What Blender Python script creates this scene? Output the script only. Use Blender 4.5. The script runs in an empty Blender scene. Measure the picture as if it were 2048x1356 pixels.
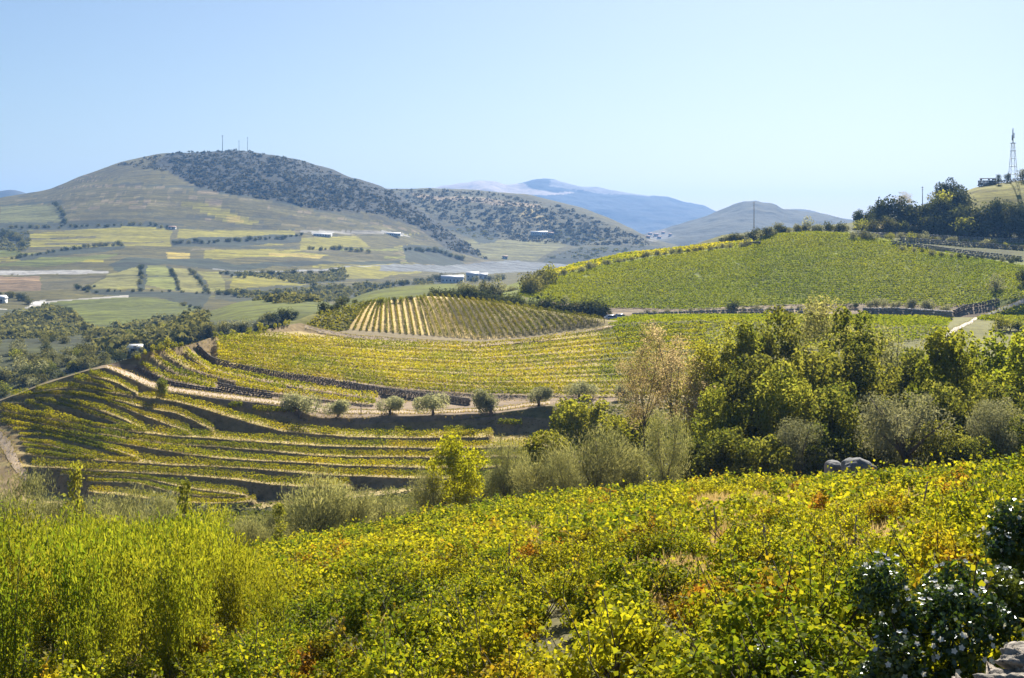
import bpy, math, random
import numpy as np
from mathutils import Vector
from mathutils.bvhtree import BVHTree

S = bpy.context.scene
C = S.collection
R = math.radians
F = 2867.0          # focal length in photograph pixels (2048 wide)
H = 480.0           # horizon row in the photograph
U0 = 1024.0

# ------------------------------------------------------------------ camera
cd = bpy.data.cameras.new('camera')
cam = bpy.data.objects.new('camera', cd)
C.objects.link(cam)
cam.location = (0, 0, 0)
cam.rotation_euler = (R(90), 0, 0)
cd.sensor_width = 36.0
cd.lens = 36.0 * F / 2048.0
cd.shift_y = -(678.0 - H) / 2048.0
cd.clip_start = 0.1
cd.clip_end = 60000
S.camera = cam

# ------------------------------------------------------------------ world + sun
SUN_EL, SUN_AZ = 34.0, 15.0
w = bpy.data.worlds.new('World')
S.world = w
w.use_nodes = True
nt = w.node_tree
nt.nodes.clear()
sky = nt.nodes.new('ShaderNodeTexSky')
sky.sky_type = 'NISHITA'
sky.sun_disc = False
sky.sun_elevation = R(SUN_EL)
sky.sun_rotation = R(SUN_AZ)
sky.altitude = 300
sky.air_density = 1.0
sky.dust_density = 1.1
sky.ozone_density = 5.0
bg = nt.nodes.new('ShaderNodeBackground')
bg.inputs['Strength'].default_value = 0.039
wo = nt.nodes.new('ShaderNodeOutputWorld')
nt.links.new(sky.outputs[0], bg.inputs[0])
nt.links.new(bg.outputs[0], wo.inputs[0])

ld = bpy.data.lights.new('sun', 'SUN')
ld.energy = 5.0
ld.angle = R(0.53)
ld.color = (1.0, 0.94, 0.83)
sun = bpy.data.objects.new('sun', ld)
C.objects.link(sun)
to_sun = Vector((math.sin(R(SUN_AZ)) * math.cos(R(SUN_EL)), math.cos(R(SUN_AZ)) * math.cos(R(SUN_EL)), math.sin(R(SUN_EL))))
sun.rotation_euler = to_sun.to_track_quat('Z', 'Y').to_euler()

S.view_settings.view_transform = 'Standard'
S.view_settings.look = 'None'
S.view_settings.exposure = 1.25
S.view_settings.gamma = 1.0
S.view_settings.use_curve_mapping = False
S.render.engine = 'CYCLES'
cy = S.cycles
cy.use_denoising = True
try:
    cy.denoiser = 'OPENIMAGEDENOISE'
except Exception:
    pass
cy.max_bounces = 5
cy.diffuse_bounces = 3
cy.glossy_bounces = 2
cy.transmission_bounces = 4
cy.volume_bounces = 0
cy.caustics_reflective = False
cy.caustics_refractive = False
cy.sample_clamp_indirect = 4.0

# ------------------------------------------------------------------ helpers
HAZE_DENSITY = 0.95e-4
HAZE_COLOR = (0.22, 0.48, 1.0)


def P3(u, v, d):
    u = np.asarray(u, float); v = np.asarray(v, float); d = np.asarray(d, float)
    return np.stack([(u - U0) / F * d, d + 0 * u, -(v - H) / F * d], -1)


def tag(o, label=None, cat=None, group=None, kind=None):
    if label: o['label'] = label
    if cat: o['category'] = cat
    if group: o['group'] = group
    if kind: o['kind'] = kind
    return o


def fast_mesh(name, V, Q=None, T=None, smooth=False):
    me = bpy.data.meshes.new(name)
    V = np.asarray(V, np.float32)
    me.vertices.add(len(V))
    me.vertices.foreach_set('co', V.ravel())
    idx = []; starts = []; tot = 0
    if Q is not None and len(Q):
        Q = np.asarray(Q, np.int32)
        idx.append(Q.ravel()); starts.append(np.arange(len(Q)) * 4); tot = len(Q) * 4
    if T is not None and len(T):
        T = np.asarray(T, np.int32)
        idx.append(T.ravel()); starts.append(tot + np.arange(len(T)) * 3)
    idx = np.concatenate(idx); starts = np.concatenate(starts).astype(np.int32)
    me.loops.add(len(idx))
    me.loops.foreach_set('vertex_index', idx)
    me.polygons.add(len(starts))
    me.polygons.foreach_set('loop_start', starts)
    if smooth:
        me.polygons.foreach_set('use_smooth', np.ones(len(starts), bool))
    me.update(calc_edges=True)
    return me


def link(name, me, mat=None, parent=None):
    if mat is not None and not me.materials:
        me.materials.append(mat)
    o = bpy.data.objects.new(name, me)
    C.objects.link(o)
    if parent is not None:
        o.parent = parent
    return o


def empty(name, loc=(0, 0, 0), rz=0.0, scale=(1, 1, 1)):
    o = bpy.data.objects.new(name, None)
    C.objects.link(o)
    o.location = loc
    o.rotation_euler = (0, 0, rz)
    o.scale = scale
    o.empty_display_size = 0.3
    return o


class MB:
    def __init__(s):
        s.V = []; s.Q = []; s.T = []; s.n = 0

    def add(s, V, Q=None, T=None):
        V = np.asarray(V, float).reshape(-1, 3)
        if Q is not None and len(Q): s.Q.append(np.asarray(Q, int).reshape(-1, 4) + s.n)
        if T is not None and len(T): s.T.append(np.asarray(T, int).reshape(-1, 3) + s.n)
        s.V.append(V); s.n += len(V)
        return s

    def box(s, c, size, rz=0.0, taper=1.0):
        x, y, z = [a / 2 for a in size]
        t = taper
        v = np.array([(-x, -y, -z), (x, -y, -z), (x, y, -z), (-x, y, -z), (-x * t, -y * t, z), (x * t, -y * t, z), (x * t, y * t, z), (-x * t, y * t, z)])
        cs, sn = math.cos(rz), math.sin(rz)
        v = np.stack([v[:, 0] * cs - v[:, 1] * sn, v[:, 0] * sn + v[:, 1] * cs, v[:, 2]], -1) + np.array(c)
        return s.add(v, [(0, 3, 2, 1), (4, 5, 6, 7), (0, 1, 5, 4), (1, 2, 6, 5), (2, 3, 7, 6), (3, 0, 4, 7)])

    def tube(s, pts, rad, sides=6):
        pts = np.asarray(pts, float); n = len(pts)
        rad = np.broadcast_to(np.asarray(rad, float), (n,))
        tg = np.gradient(pts, axis=0)
        tg /= np.linalg.norm(tg, axis=1, keepdims=True) + 1e-9
        ref = np.array([0.31, 0.95, 0.02]) if abs(tg[0, 2]) > 0.7 else np.array([0, 0, 1.0])
        a = np.cross(tg, ref); a /= np.linalg.norm(a, axis=1, keepdims=True) + 1e-9
        b = np.cross(tg, a)
        th = np.arange(sides) * 2 * math.pi / sides
        V = pts[:, None, :] + rad[:, None, None] * (np.cos(th)[None, :, None] * a[:, None, :] + np.sin(th)[None, :, None] * b[:, None, :])
        Q = []
        for i in range(n - 1):
            for k in range(sides):
                k2 = (k + 1) % sides
                Q.append((i * sides + k, i * sides + k2, (i + 1) * sides + k2, (i + 1) * sides + k))
        T = []
        for e, o in ((0, 0), (n - 1, 1)):
            for k in range(1, sides - 1):
                t = (e * sides, e * sides + k, e * sides + k + 1)
                T.append(t if o else t[::-1])
        return s.add(V.reshape(-1, 3), Q, T)

    def mesh(s, name, smooth=False):
        return fast_mesh(name, np.concatenate(s.V), np.concatenate(s.Q) if s.Q else None, np.concatenate(s.T) if s.T else None, smooth)

    def build(s, name, mat, parent=None, smooth=False):
        return link(name, s.mesh(name, smooth), mat, parent)


def hash2(ix, iy, seed):
    h = np.sin(ix * 127.1 + iy * 311.7 + seed * 74.7) * 43758.5453
    return h - np.floor(h)


def vnoise(x, y, seed=0):
    x = np.asarray(x, float); y = np.asarray(y, float)
    ix = np.floor(x); iy = np.floor(y)
    fx = x - ix; fy = y - iy
    fx = fx * fx * (3 - 2 * fx); fy = fy * fy * (3 - 2 * fy)
    a = hash2(ix, iy, seed); b = hash2(ix + 1, iy, seed); c = hash2(ix, iy + 1, seed); d = hash2(ix + 1, iy + 1, seed)
    return (a * (1 - fx) + b * fx) * (1 - fy) + (c * (1 - fx) + d * fx) * fy


def fbm(x, y, seed=0, oct=4):
    t = 0; a = 0.5; s = 0
    for o in range(oct):
        t = t + a * (vnoise(x * 2 ** o, y * 2 ** o, seed + o) - 0.5); s += a; a *= 0.5
    return t / s


def unit(a):
    return a / (np.linalg.norm(a, axis=-1, keepdims=True) + 1e-9)


def cards(P, N, size, rng, aspect=0.6, fold=0.12, T=None):
    """leaf-shaped folded quads; returns V, Q"""
    n = len(P)
    N = unit(N)
    if T is None:
        T = rng.normal(size=(n, 3))
    T = unit(T - (T * N).sum(1, keepdims=True) * N)
    B = np.cross(N, T)
    s = (np.asarray(size) * rng.uniform(0.65, 1.3, n))[:, None]
    f = N * fold * s
    V = np.stack([P - T * s * 0.5, P + B * s * aspect * 0.5 + f + T * s * 0.05, P + T * s * 0.5, P - B * s * aspect * 0.5 + f + T * s * 0.05], 1)
    Q = np.arange(n * 4).reshape(n, 4)
    return V.reshape(-1, 3), Q


def blob(rng, rad=(1, 1, 1), c=(0, 0, 0), jit=0.18, sub=1):
    """low poly lumpy sphere, V,T"""
    t = (1 + 5 ** 0.5) / 2
    V = [(-1, t, 0), (1, t, 0), (-1, -t, 0), (1, -t, 0), (0, -1, t), (0, 1, t), (0, -1, -t), (0, 1, -t), (t, 0, -1), (t, 0, 1), (-t, 0, -1), (-t, 0, 1)]
    T = [(0, 11, 5), (0, 5, 1), (0, 1, 7), (0, 7, 10), (0, 10, 11), (1, 5, 9), (5, 11, 4), (11, 10, 2), (10, 7, 6), (7, 1, 8), (3, 9, 4), (3, 4, 2), (3, 2, 6), (3, 6, 8), (3, 8, 9), (4, 9, 5), (2, 4, 11), (6, 2, 10), (8, 6, 7), (9, 8, 1)]
    V = [np.array(v, float) / math.sqrt(1 + t * t) for v in V]
    for _ in range(sub):
        cache = {}; NT = []

        def mid(a, b):
            k = (min(a, b), max(a, b))
            if k not in cache:
                m = V[a] + V[b]; V.append(m / np.linalg.norm(m)); cache[k] = len(V) - 1
            return cache[k]
        for a, b, c3 in T:
            ab, bc, ca = mid(a, b), mid(b, c3), mid(c3, a)
            NT += [(a, ab, ca), (b, bc, ab), (c3, ca, bc), (ab, bc, ca)]
        T = NT
    V = np.array(V)
    V = V * (1 + rng.uniform(-jit, jit, len(V)))[:, None] * np.array(rad) + np.array(c)
    return V, np.array(T)


# ------------------------------------------------------------------ materials
def new_mat(name):
    m = bpy.data.materials.new(name)
    m.use_nodes = True
    m.node_tree.nodes.clear()
    return m, m.node_tree.nodes, m.node_tree.links


def leaf_mat(name, a, b, c=None, trans=0.5, patch=3.0, cfac=0.5, gloss=0.03, rough=0.4, tgain=1.25, thr=0.55):
    """leaves: random colour per leaf between a and b, patches of c in the place, light passing through"""
    m, N, L = new_mat(name)
    out = N.new('ShaderNodeOutputMaterial')
    geo = N.new('ShaderNodeNewGeometry')
    oi = N.new('ShaderNodeObjectInfo')
    mx = N.new('ShaderNodeMix'); mx.data_type = 'RGBA'
    nb = N.new('ShaderNodeTexNoise'); nb.inputs['Scale'].default_value = 0.45 / patch; nb.inputs['Detail'].default_value = 4
    L.new(geo.outputs['Position'], nb.inputs['Vector'])
    ma = N.new('ShaderNodeMath'); ma.operation = 'MULTIPLY_ADD'; ma.inputs[1].default_value = 3.2; ma.inputs[2].default_value = -1.6
    L.new(nb.outputs[0], ma.inputs[0])
    mb = N.new('ShaderNodeMath'); mb.operation = 'ADD'; mb.use_clamp = True
    L.new(ma.outputs[0], mb.inputs[0]); L.new(geo.outputs['Random Per Island'], mb.inputs[1])
    L.new(mb.outputs[0], mx.inputs['Factor'])
    mx.inputs[6].default_value = (*a, 1); mx.inputs[7].default_value = (*b, 1)
    col = mx.outputs[2]
    nz = N.new('ShaderNodeTexNoise'); nz.inputs['Scale'].default_value = 1.0 / patch; nz.inputs['Detail'].default_value = 3
    L.new(geo.outputs['Position'], nz.inputs['Vector'])
    if c is not None:
        mr = N.new('ShaderNodeMapRange')
        mr.inputs['From Min'].default_value = thr; mr.inputs['From Max'].default_value = thr + 0.14
        mr.inputs['To Max'].default_value = cfac
        L.new(nz.outputs[0], mr.inputs[0])
        mc = N.new('ShaderNodeMix'); mc.data_type = 'RGBA'
        L.new(mr.outputs[0], mc.inputs['Factor']); L.new(col, mc.inputs[6]); mc.inputs[7].default_value = (*c, 1)
        col = mc.outputs[2]
    hs = N.new('ShaderNodeHueSaturation')
    mr2 = N.new('ShaderNodeMapRange'); mr2.inputs['To Min'].default_value = 0.8; mr2.inputs['To Max'].default_value = 1.2
    L.new(oi.outputs['Random'], mr2.inputs[0])
    L.new(mr2.outputs[0], hs.inputs['Value']); L.new(col, hs.inputs['Color'])
    col = hs.outputs[0]
    df = N.new('ShaderNodeBsdfDiffuse'); L.new(col, df.inputs[0])
    tr = N.new('ShaderNodeBsdfTranslucent')
    g = N.new('ShaderNodeMix'); g.data_type = 'RGBA'; g.blend_type = 'MULTIPLY'; g.inputs['Factor'].default_value = 1
    L.new(col, g.inputs[6]); g.inputs[7].default_value = (tgain * 1.1, tgain, tgain * 0.7, 1)
    L.new(g.outputs[2], tr.inputs[0])
    ms = N.new('ShaderNodeMixShader'); ms.inputs[0].default_value = trans
    L.new(df.outputs[0], ms.inputs[1]); L.new(tr.outputs[0], ms.inputs[2])
    sh = ms.outputs[0]
    if gloss > 0:
        gl = N.new('ShaderNodeBsdfGlossy'); gl.inputs['Roughness'].default_value = rough
        gl.inputs[0].default_value = (0.9, 0.95, 1, 1)
        m2 = N.new('ShaderNodeMixShader'); m2.inputs[0].default_value = gloss
        L.new(sh, m2.inputs[1]); L.new(gl.outputs[0], m2.inputs[2]); sh = m2.outputs[0]
    L.new(sh, out.inputs[0])
    return m


def plain_mat(name, col, rough=0.8, var=0.25, scale=3.0, metal=0.0, bump=0.0):
    m, N, L = new_mat(name)
    out = N.new('ShaderNodeOutputMaterial')
    b = N.new('ShaderNodeBsdfPrincipled')
    b.inputs['Roughness'].default_value = rough; b.inputs['Metallic'].default_value = metal
    geo = N.new('ShaderNodeNewGeometry')
    nz = N.new('ShaderNodeTexNoise'); nz.inputs['Scale'].default_value = scale; nz.inputs['Detail'].default_value = 6; nz.inputs['Roughness'].default_value = 0.65
    L.new(geo.outputs['Position'], nz.inputs['Vector'])
    mr = N.new('ShaderNodeMapRange'); mr.inputs['From Min'].default_value = 0.25; mr.inputs['From Max'].default_value = 0.75
    mr.inputs['To Min'].default_value = 1 - var; mr.inputs['To Max'].default_value = 1 + var
    L.new(nz.outputs[0], mr.inputs[0])
    mx = N.new('ShaderNodeMix'); mx.data_type = 'RGBA'; mx.blend_type = 'MULTIPLY'; mx.inputs['Factor'].default_value = 1
    mx.inputs[6].default_value = (*col, 1); L.new(mr.outputs[0], mx.inputs[7])
    L.new(mx.outputs[2], b.inputs['Base Color'])
    if bump:
        bp = N.new('ShaderNodeBump'); bp.inputs['Strength'].default_value = 0.8; bp.inputs['Distance'].default_value = bump
        L.new(nz.outputs[0], bp.inputs['Height']); L.new(bp.outputs[0], b.inputs['Normal'])
    L.new(b.outputs[0], out.inputs[0])
    return m


def ground_mat(name, s1, s2, dark=0.5, light=1.35, spots=0.0, spot_scale=10.0, spot_col=(0.03, 0.035, 0.02), bump=0.3, band=0.0):
    """ground cover: colour from the 'cover' attribute, broken up by noise of two sizes and scrub spots"""
    m, N, L = new_mat(name)
    out = N.new('ShaderNodeOutputMaterial')
    b = N.new('ShaderNodeBsdfPrincipled'); b.inputs['Roughness'].default_value = 0.95
    b.inputs['Specular IOR Level'].default_value = 0.1
    at = N.new('ShaderNodeAttribute'); at.attribute_name = 'cover'
    geo = N.new('ShaderNodeNewGeometry')
    col = at.outputs['Color']
    hs = []
    for sc, lo, hi in ((s1, dark, light), (s2, 0.75, 1.25)) + (((band, 0.5, 1.45),) if band else ()):
        nz = N.new('ShaderNodeTexNoise'); nz.inputs['Scale'].default_value = 1.0 / sc; nz.inputs['Detail'].default_value = 2 if band and sc == band else 5; nz.inputs['Roughness'].default_value = 0.65
        if band and sc == band:      # ploughed and planted in lines along the slope
            mp = N.new('ShaderNodeMapping'); mp.inputs['Scale'].default_value = (0.05, 1.0, 1.6)
            L.new(geo.outputs['Position'], mp.inputs['Vector']); L.new(mp.outputs[0], nz.inputs['Vector'])
        else:
            L.new(geo.outputs['Position'], nz.inputs['Vector'])
        mr = N.new('ShaderNodeMapRange'); mr.inputs['From Min'].default_value = 0.3; mr.inputs['From Max'].default_value = 0.7
        mr.inputs['To Min'].default_value = lo; mr.inputs['To Max'].default_value = hi
        L.new(nz.outputs[0], mr.inputs[0])
        mx = N.new('ShaderNodeMix'); mx.data_type = 'RGBA'; mx.blend_type = 'MULTIPLY'; mx.inputs['Factor'].default_value = 1
        L.new(col, mx.inputs[6]); L.new(mr.outputs[0], mx.inputs[7]); col = mx.outputs[2]
        hs.append(nz.outputs[0])
    if spots > 0:
        nz = N.new('ShaderNodeTexNoise'); nz.inputs['Scale'].default_value = 1.0 / spot_scale; nz.inputs['Detail'].default_value = 4
        nz.inputs['Roughness'].default_value = 0.7
        L.new(geo.outputs['Position'], nz.inputs['Vector'])
        mr = N.new('ShaderNodeMapRange'); mr.inputs['From Min'].default_value = 0.52; mr.inputs['From Max'].default_value = 0.60
        mr.inputs['To Max'].default_value = spots
        L.new(nz.outputs[0], mr.inputs[0])
        at2 = N.new('ShaderNodeAttribute'); at2.attribute_name = 'scrub'
        mm = N.new('ShaderNodeMath'); mm.operation = 'MULTIPLY'
        L.new(mr.outputs[0], mm.inputs[0]); L.new(at2.outputs['Fac'], mm.inputs[1])
        mx = N.new('ShaderNodeMix'); mx.data_type = 'RGBA'
        L.new(mm.outputs[0], mx.inputs['Factor']); L.new(col, mx.inputs[6]); mx.inputs[7].default_value = (*spot_col, 1)
        col = mx.outputs[2]
    L.new(col, b.inputs['Base Color'])
    bp = N.new('ShaderNodeBump'); bp.inputs['Strength'].default_value = 0.7; bp.inputs['Distance'].default_value = bump
    L.new(hs[0], bp.inputs['Height']); L.new(bp.outputs[0], b.inputs['Normal'])
    L.new(b.outputs[0], out.inputs[0])
    return m


M = {}
M['vine_near'] = leaf_mat('vine_leaves_near', (0.12, 0.175, 0.010), (0.40, 0.385, 0.016), (0.36, 0.13, 0.02), 0.54, 2.6, 0.75, 0.004, 0.5, thr=0.585)
M['vine_row'] = leaf_mat('vine_leaves_rows', (0.18, 0.225, 0.010), (0.42, 0.385, 0.014), (0.50, 0.37, 0.02), 0.52, 6.0, 0.4, 0.0)
M['vine_green'] = leaf_mat('vine_leaves_green', (0.12, 0.14, 0.012), (0.24, 0.23, 0.015), (0.32, 0.25, 0.02), 0.5, 8.0, 0.5, 0.0)
M['field_green'] = leaf_mat('vineyard_leaves', (0.135, 0.185, 0.004), (0.22, 0.245, 0.005), (0.27, 0.275, 0.006), 0.55, 26.0, 0.5, 0.0)
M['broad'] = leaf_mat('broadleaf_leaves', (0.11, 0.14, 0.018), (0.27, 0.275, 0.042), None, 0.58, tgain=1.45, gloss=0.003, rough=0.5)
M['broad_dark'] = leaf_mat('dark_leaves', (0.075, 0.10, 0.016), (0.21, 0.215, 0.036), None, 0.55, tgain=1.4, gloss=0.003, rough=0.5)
M['bright'] = leaf_mat('bright_leaves', (0.14, 0.18, 0.016), (0.27, 0.285, 0.03), None, 0.6, tgain=1.45, gloss=0.0, rough=0.5)
M['greyish'] = leaf_mat('grey_green_leaves', (0.14, 0.155, 0.055), (0.25, 0.25, 0.09), None, 0.62, tgain=1.55, gloss=0.006, rough=0.5)
M['olive'] = leaf_mat('olive_leaves', (0.19, 0.205, 0.11), (0.34, 0.345, 0.20), None, 0.4, gloss=0.006, rough=0.5)
M['olive_pale'] = leaf_mat('pale_olive_leaves', (0.24, 0.26, 0.15), (0.42, 0.43, 0.26), None, 0.45, gloss=0.0)
M['silver'] = leaf_mat('silver_willow_leaves', (0.19, 0.205, 0.085), (0.31, 0.31, 0.13), None, 0.5, gloss=0.0)
M['feather'] = leaf_mat('feathery_leaves', (0.12, 0.18, 0.012), (0.30, 0.315, 0.020), (0.40, 0.34, 0.03), 0.55, 5.0, 0.5, 0.0)
M['green_stem'] = plain_mat('green_stem', (0.14, 0.13, 0.05), 0.8, 0.3, 5.0)
M['yellow'] = leaf_mat('yellow_leaves', (0.27, 0.29, 0.012), (0.46, 0.44, 0.018), None, 0.58, gloss=0.0)
M['dry'] = leaf_mat('dry_seed_heads', (0.30, 0.24, 0.13), (0.46, 0.38, 0.24), (0.24, 0.26, 0.06), 0.5, 2.0, 0.8, 0.0, thr=0.5)
M['scrub'] = leaf_mat('scrub_leaves', (0.13, 0.14, 0.05), (0.23, 0.225, 0.08), None, 0.4, gloss=0.0)
M['pine'] = leaf_mat('evergreen_leaves', (0.05, 0.065, 0.022), (0.10, 0.115, 0.035), None, 0.35, gloss=0.0)
M['glossy'] = leaf_mat('glossy_leaves', (0.022, 0.05, 0.008), (0.07, 0.12, 0.015), (0.16, 0.19, 0.02), 0.35, 0.6, 0.7, 0.05, 0.3)
M['glint'] = leaf_mat('glint_white', (0.72, 0.72, 0.68), (0.82, 0.82, 0.8), None, 0.35, gloss=0.02, tgain=1.0)  # white cards standing in for sun glints on the glossy leaves
M['drygrass'] = leaf_mat('dry_grass', (0.36, 0.27, 0.12), (0.52, 0.42, 0.22), (0.25, 0.24, 0.06), 0.4, 3.0, 0.5, 0.0)
M['bark'] = plain_mat('bark', (0.075, 0.055, 0.04), 0.9, 0.4, 8.0, bump=0.02)
M['bark_pale'] = plain_mat('pale_bark', (0.16, 0.12, 0.09), 0.9, 0.4, 6.0, bump=0.02)
M['ledge'] = plain_mat('lichened_stone', (0.27, 0.235, 0.19), 0.95, 0.95, 16.0, bump=0.05)
M['mount'] = leaf_mat('mountain_scrub_leaves', (0.065, 0.065, 0.034), (0.105, 0.098, 0.05), None, 0.35, gloss=0.0)
M['weeds'] = leaf_mat('bank_weeds', (0.15, 0.15, 0.03), (0.34, 0.27, 0.09), None, 0.45, gloss=0.0)
M['under'] = leaf_mat('undergrowth_leaves', (0.07, 0.085, 0.018), (0.14, 0.15, 0.04), None, 0.45, gloss=0.0)
M['lime'] = leaf_mat('lime_leaves', (0.18, 0.21, 0.022), (0.34, 0.335, 0.045), None, 0.58, tgain=1.4, gloss=0.0)
M['stone'] = plain_mat('dry_stone', (0.26, 0.24, 0.215), 0.9, 0.45, 1.6, bump=0.04)
M['schist'] = plain_mat('schist_wall', (0.15, 0.125, 0.10), 0.9, 0.5, 2.2, bump=0.08)
M['boulder'] = plain_mat('boulder_stone', (0.15, 0.15, 0.145), 0.95, 0.6, 2.5, bump=0.10)
M['white'] = plain_mat('whitewash', (0.78, 0.77, 0.74), 0.8, 0.08, 0.6)
M['tile'] = plain_mat('roof_tiles', (0.42, 0.24, 0.16), 0.85, 0.25, 1.5)
M['greyroof'] = plain_mat('pale_roof', (0.62, 0.62, 0.62), 0.6, 0.12, 0.8)
M['glass'] = plain_mat('dark_glass', (0.02, 0.025, 0.03), 0.08, 0.1, 1.0)
M['steel'] = plain_mat('galvanised_steel', (0.28, 0.30, 0.33), 0.5, 0.15, 1.0, metal=0.6)
M['wood'] = plain_mat('weathered_wood', (0.22, 0.17, 0.12), 0.9, 0.3, 5.0)
M['carwhite'] = plain_mat('white_car_paint', (0.78, 0.79, 0.80), 0.25, 0.03, 1.0)
M['carsilver'] = plain_mat('silver_car_paint', (0.50, 0.53, 0.58), 0.3, 0.03, 1.0, metal=0.4)
M['rubber'] = plain_mat('tyre_rubber', (0.02, 0.02, 0.02), 0.8, 0.1, 4.0)
M['track'] = plain_mat('dirt_track', (0.42, 0.31, 0.20), 0.95, 0.25, 0.9, bump=0.05)
M['palerock'] = plain_mat('pale_track', (0.50, 0.45, 0.38), 0.95, 0.2, 0.5, bump=0.05)
M['g_near'] = ground_mat('slope_soil', 0.7, 6.0, 0.6, 1.3, bump=0.12)
M['g_terr'] = ground_mat('terrace_earth', 1.5, 14.0, 0.65, 1.3, bump=0.15)
M['g_hill'] = ground_mat('hill_ground', 3.0, 30.0, 0.65, 1.3, 0.6, 6.0, bump=0.3, band=4.0)
M['g_far'] = ground_mat('valley_ground', 7.0, 70.0, 0.6, 1.35, 0.9, 11.0, (0.03, 0.036, 0.018), bump=1.2, band=9.0)
M['g_mount'] = ground_mat('mountain_ground', 30.0, 250.0, 0.7, 1.25, 0.6, 60.0, (0.05, 0.055, 0.04), bump=6.0)

# ------------------------------------------------------------------ terrain
PATCH = {}
GRID = {}


def ev(line, u):
    """line: [(u, v, d), ...] -> v(u), log d(u), softened"""
    a = np.array(line, float)
    k = np.argsort(a[:, 0]); a = a[k]
    return np.interp(u, a[:, 0], a[:, 1]), np.interp(u, a[:, 0], np.log(a[:, 2]))


def soft(x, n):
    if n < 1: return x
    k = np.exp(-0.5 * (np.arange(-3 * n, 3 * n + 1) / n) ** 2); k /= k.sum()
    xp = np.pad(x, 3 * n, mode='edge')
    return np.convolve(xp, k, 'valid')


def pchip_seg(y, i, t):
    """monotone cubic between rows i and i+1 of y (K,n); t scalar"""
    K = len(y)
    d = y[1:] - y[:-1]

    def slope(k):
        if k == 0: return d[0]
        if k == K - 1: return d[-1]
        p = d[k - 1] * d[k]
        return np.where(p > 0, 2 * p / (d[k - 1] + d[k] + 1e-12 * np.sign(d[k - 1] + d[k])), 0)
    m0, m1 = slope(i), slope(i + 1)
    t2, t3 = t * t, t * t * t
    return (2 * t3 - 3 * t2 + 1) * y[i] + (t3 - 2 * t2 + t) * m0 + (-2 * t3 + 3 * t2) * y[i + 1] + (t3 - t2) * m1


def loft(lines, u0, u1, nu, nsub, sm=3, linear=()):
    u = np.linspace(u0, u1, nu)
    vs, ds = [], []
    for l in lines:
        v, d = ev(l, u)
        vs.append(soft(v, sm)); ds.append(soft(d, sm))
    vs = np.array(vs); ds = np.array(ds)
    rv, rd, seg = [], [], []
    for i in range(len(lines) - 1):
        n = nsub[i]
        for j in range(n):
            t = j / n
            if i in linear:
                rv.append(vs[i] * (1 - t) + vs[i + 1] * t); rd.append(ds[i] * (1 - t) + ds[i + 1] * t)
            else:
                rv.append(pchip_seg(vs, i, t)); rd.append(pchip_seg(ds, i, t))
            seg.append(i)
    rv.append(vs[-1]); rd.append(ds[-1]); seg.append(len(lines) - 1)
    return u, np.array(rv), np.exp(np.array(rd)), np.array(seg), vs, np.exp(ds)


def inpoly(u, v, poly):
    p = np.array(poly, float)
    ins = np.zeros(u.shape, bool)
    j = len(p) - 1
    for i in range(len(p)):
        c = ((p[i, 1] > v) != (p[j, 1] > v)) & (u < (p[j, 0] - p[i, 0]) * (v - p[i, 1]) / (p[j, 1] - p[i, 1] + 1e-9) + p[i, 0])
        ins ^= c; j = i
    return ins


def add_patch(name, u, v, d, mat, base, paint=(), bumps=(), kind='structure', scrub=None):
    """turn the lofted profile into real ground; base = land-cover colour; paint = [(polygon, colour, scrub)]"""
    nr, nc = v.shape
    U = np.broadcast_to(u, v.shape)
    XYZ = P3(U, v, d)
    for amp, sc, sd in bumps:
        XYZ[..., 2] += amp * 2 * fbm(XYZ[..., 0] / sc, XYZ[..., 1] / sc, sd)
    V = XYZ.reshape(-1, 3)
    ii = (np.arange(nr - 1)[:, None] * nc + np.arange(nc - 1)[None, :]).ravel()
    Q = np.stack([ii, ii + 1, ii + nc + 1, ii + nc], 1)
    me = fast_mesh(name, V, Q, smooth=True)
    col = np.ones((nr, nc, 4), np.float32); col[..., :3] = base
    sc = np.zeros((nr, nc), np.float32) + (1.0 if scrub is None else scrub)
    # wobble the borders of the fields
    uu = U + 7 * fbm(XYZ[..., 0] / 14, XYZ[..., 1] / 14, 5) + 8 * fbm(XYZ[..., 0] / 70, XYZ[..., 1] / 70, 6); vv = v + 2.5 * fbm(XYZ[..., 0] / 12, XYZ[..., 1] / 12, 9) + 2.5 * fbm(XYZ[..., 0] / 60, XYZ[..., 1] / 60, 10)
    for poly, c, s in paint:
        k = inpoly(uu, vv, poly)
        col[k, :3] = c; sc[k] = s
    a = me.attributes.new('cover', 'FLOAT_COLOR', 'POINT'); a.data.foreach_set('color', col.ravel())
    a = me.attributes.new('scrub', 'FLOAT', 'POINT'); a.data.foreach_set('value', sc.ravel())
    o = link(name, me, mat); o['kind'] = kind
    GRID[name] = (XYZ.reshape(-1, 3), Q, U.reshape(-1), v.reshape(-1))
    PATCH[name] = BVHTree.FromPolygons([tuple(x) for x in V], [tuple(int(k) for k in q) for q in Q])
    return o


def hit(u, v, *names):
    dr = Vector(((u - U0) / F, 1.0, -(v - H) / F)).normalized()
    best = None
    for n in (names or PATCH):
        r = PATCH[n].ray_cast(Vector((0, 0, 0)), dr)
        if r[0] is not None and (best is None or r[3] < best[3]): best = r
    return None if best is None else best[0]


def hit2(u, v, *names):
    """like hit, but slides down the picture until it meets the ground"""
    for dv in (0, 2, 4, 7, 11, 16, 22, 30, 40, 55):
        h = hit(u, v + dv, *names)
        if h is not None: return h
    return hit(u, v + 20)


def gz(x, y, *names):
    z = None
    for n in (names or PATCH):
        r = PATCH[n].ray_cast(Vector((x, y, 600)), Vector((0, 0, -1)))
        if r[0] is not None and (z is None or r[0].z > z): z = r[0].z
    return z


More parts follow.
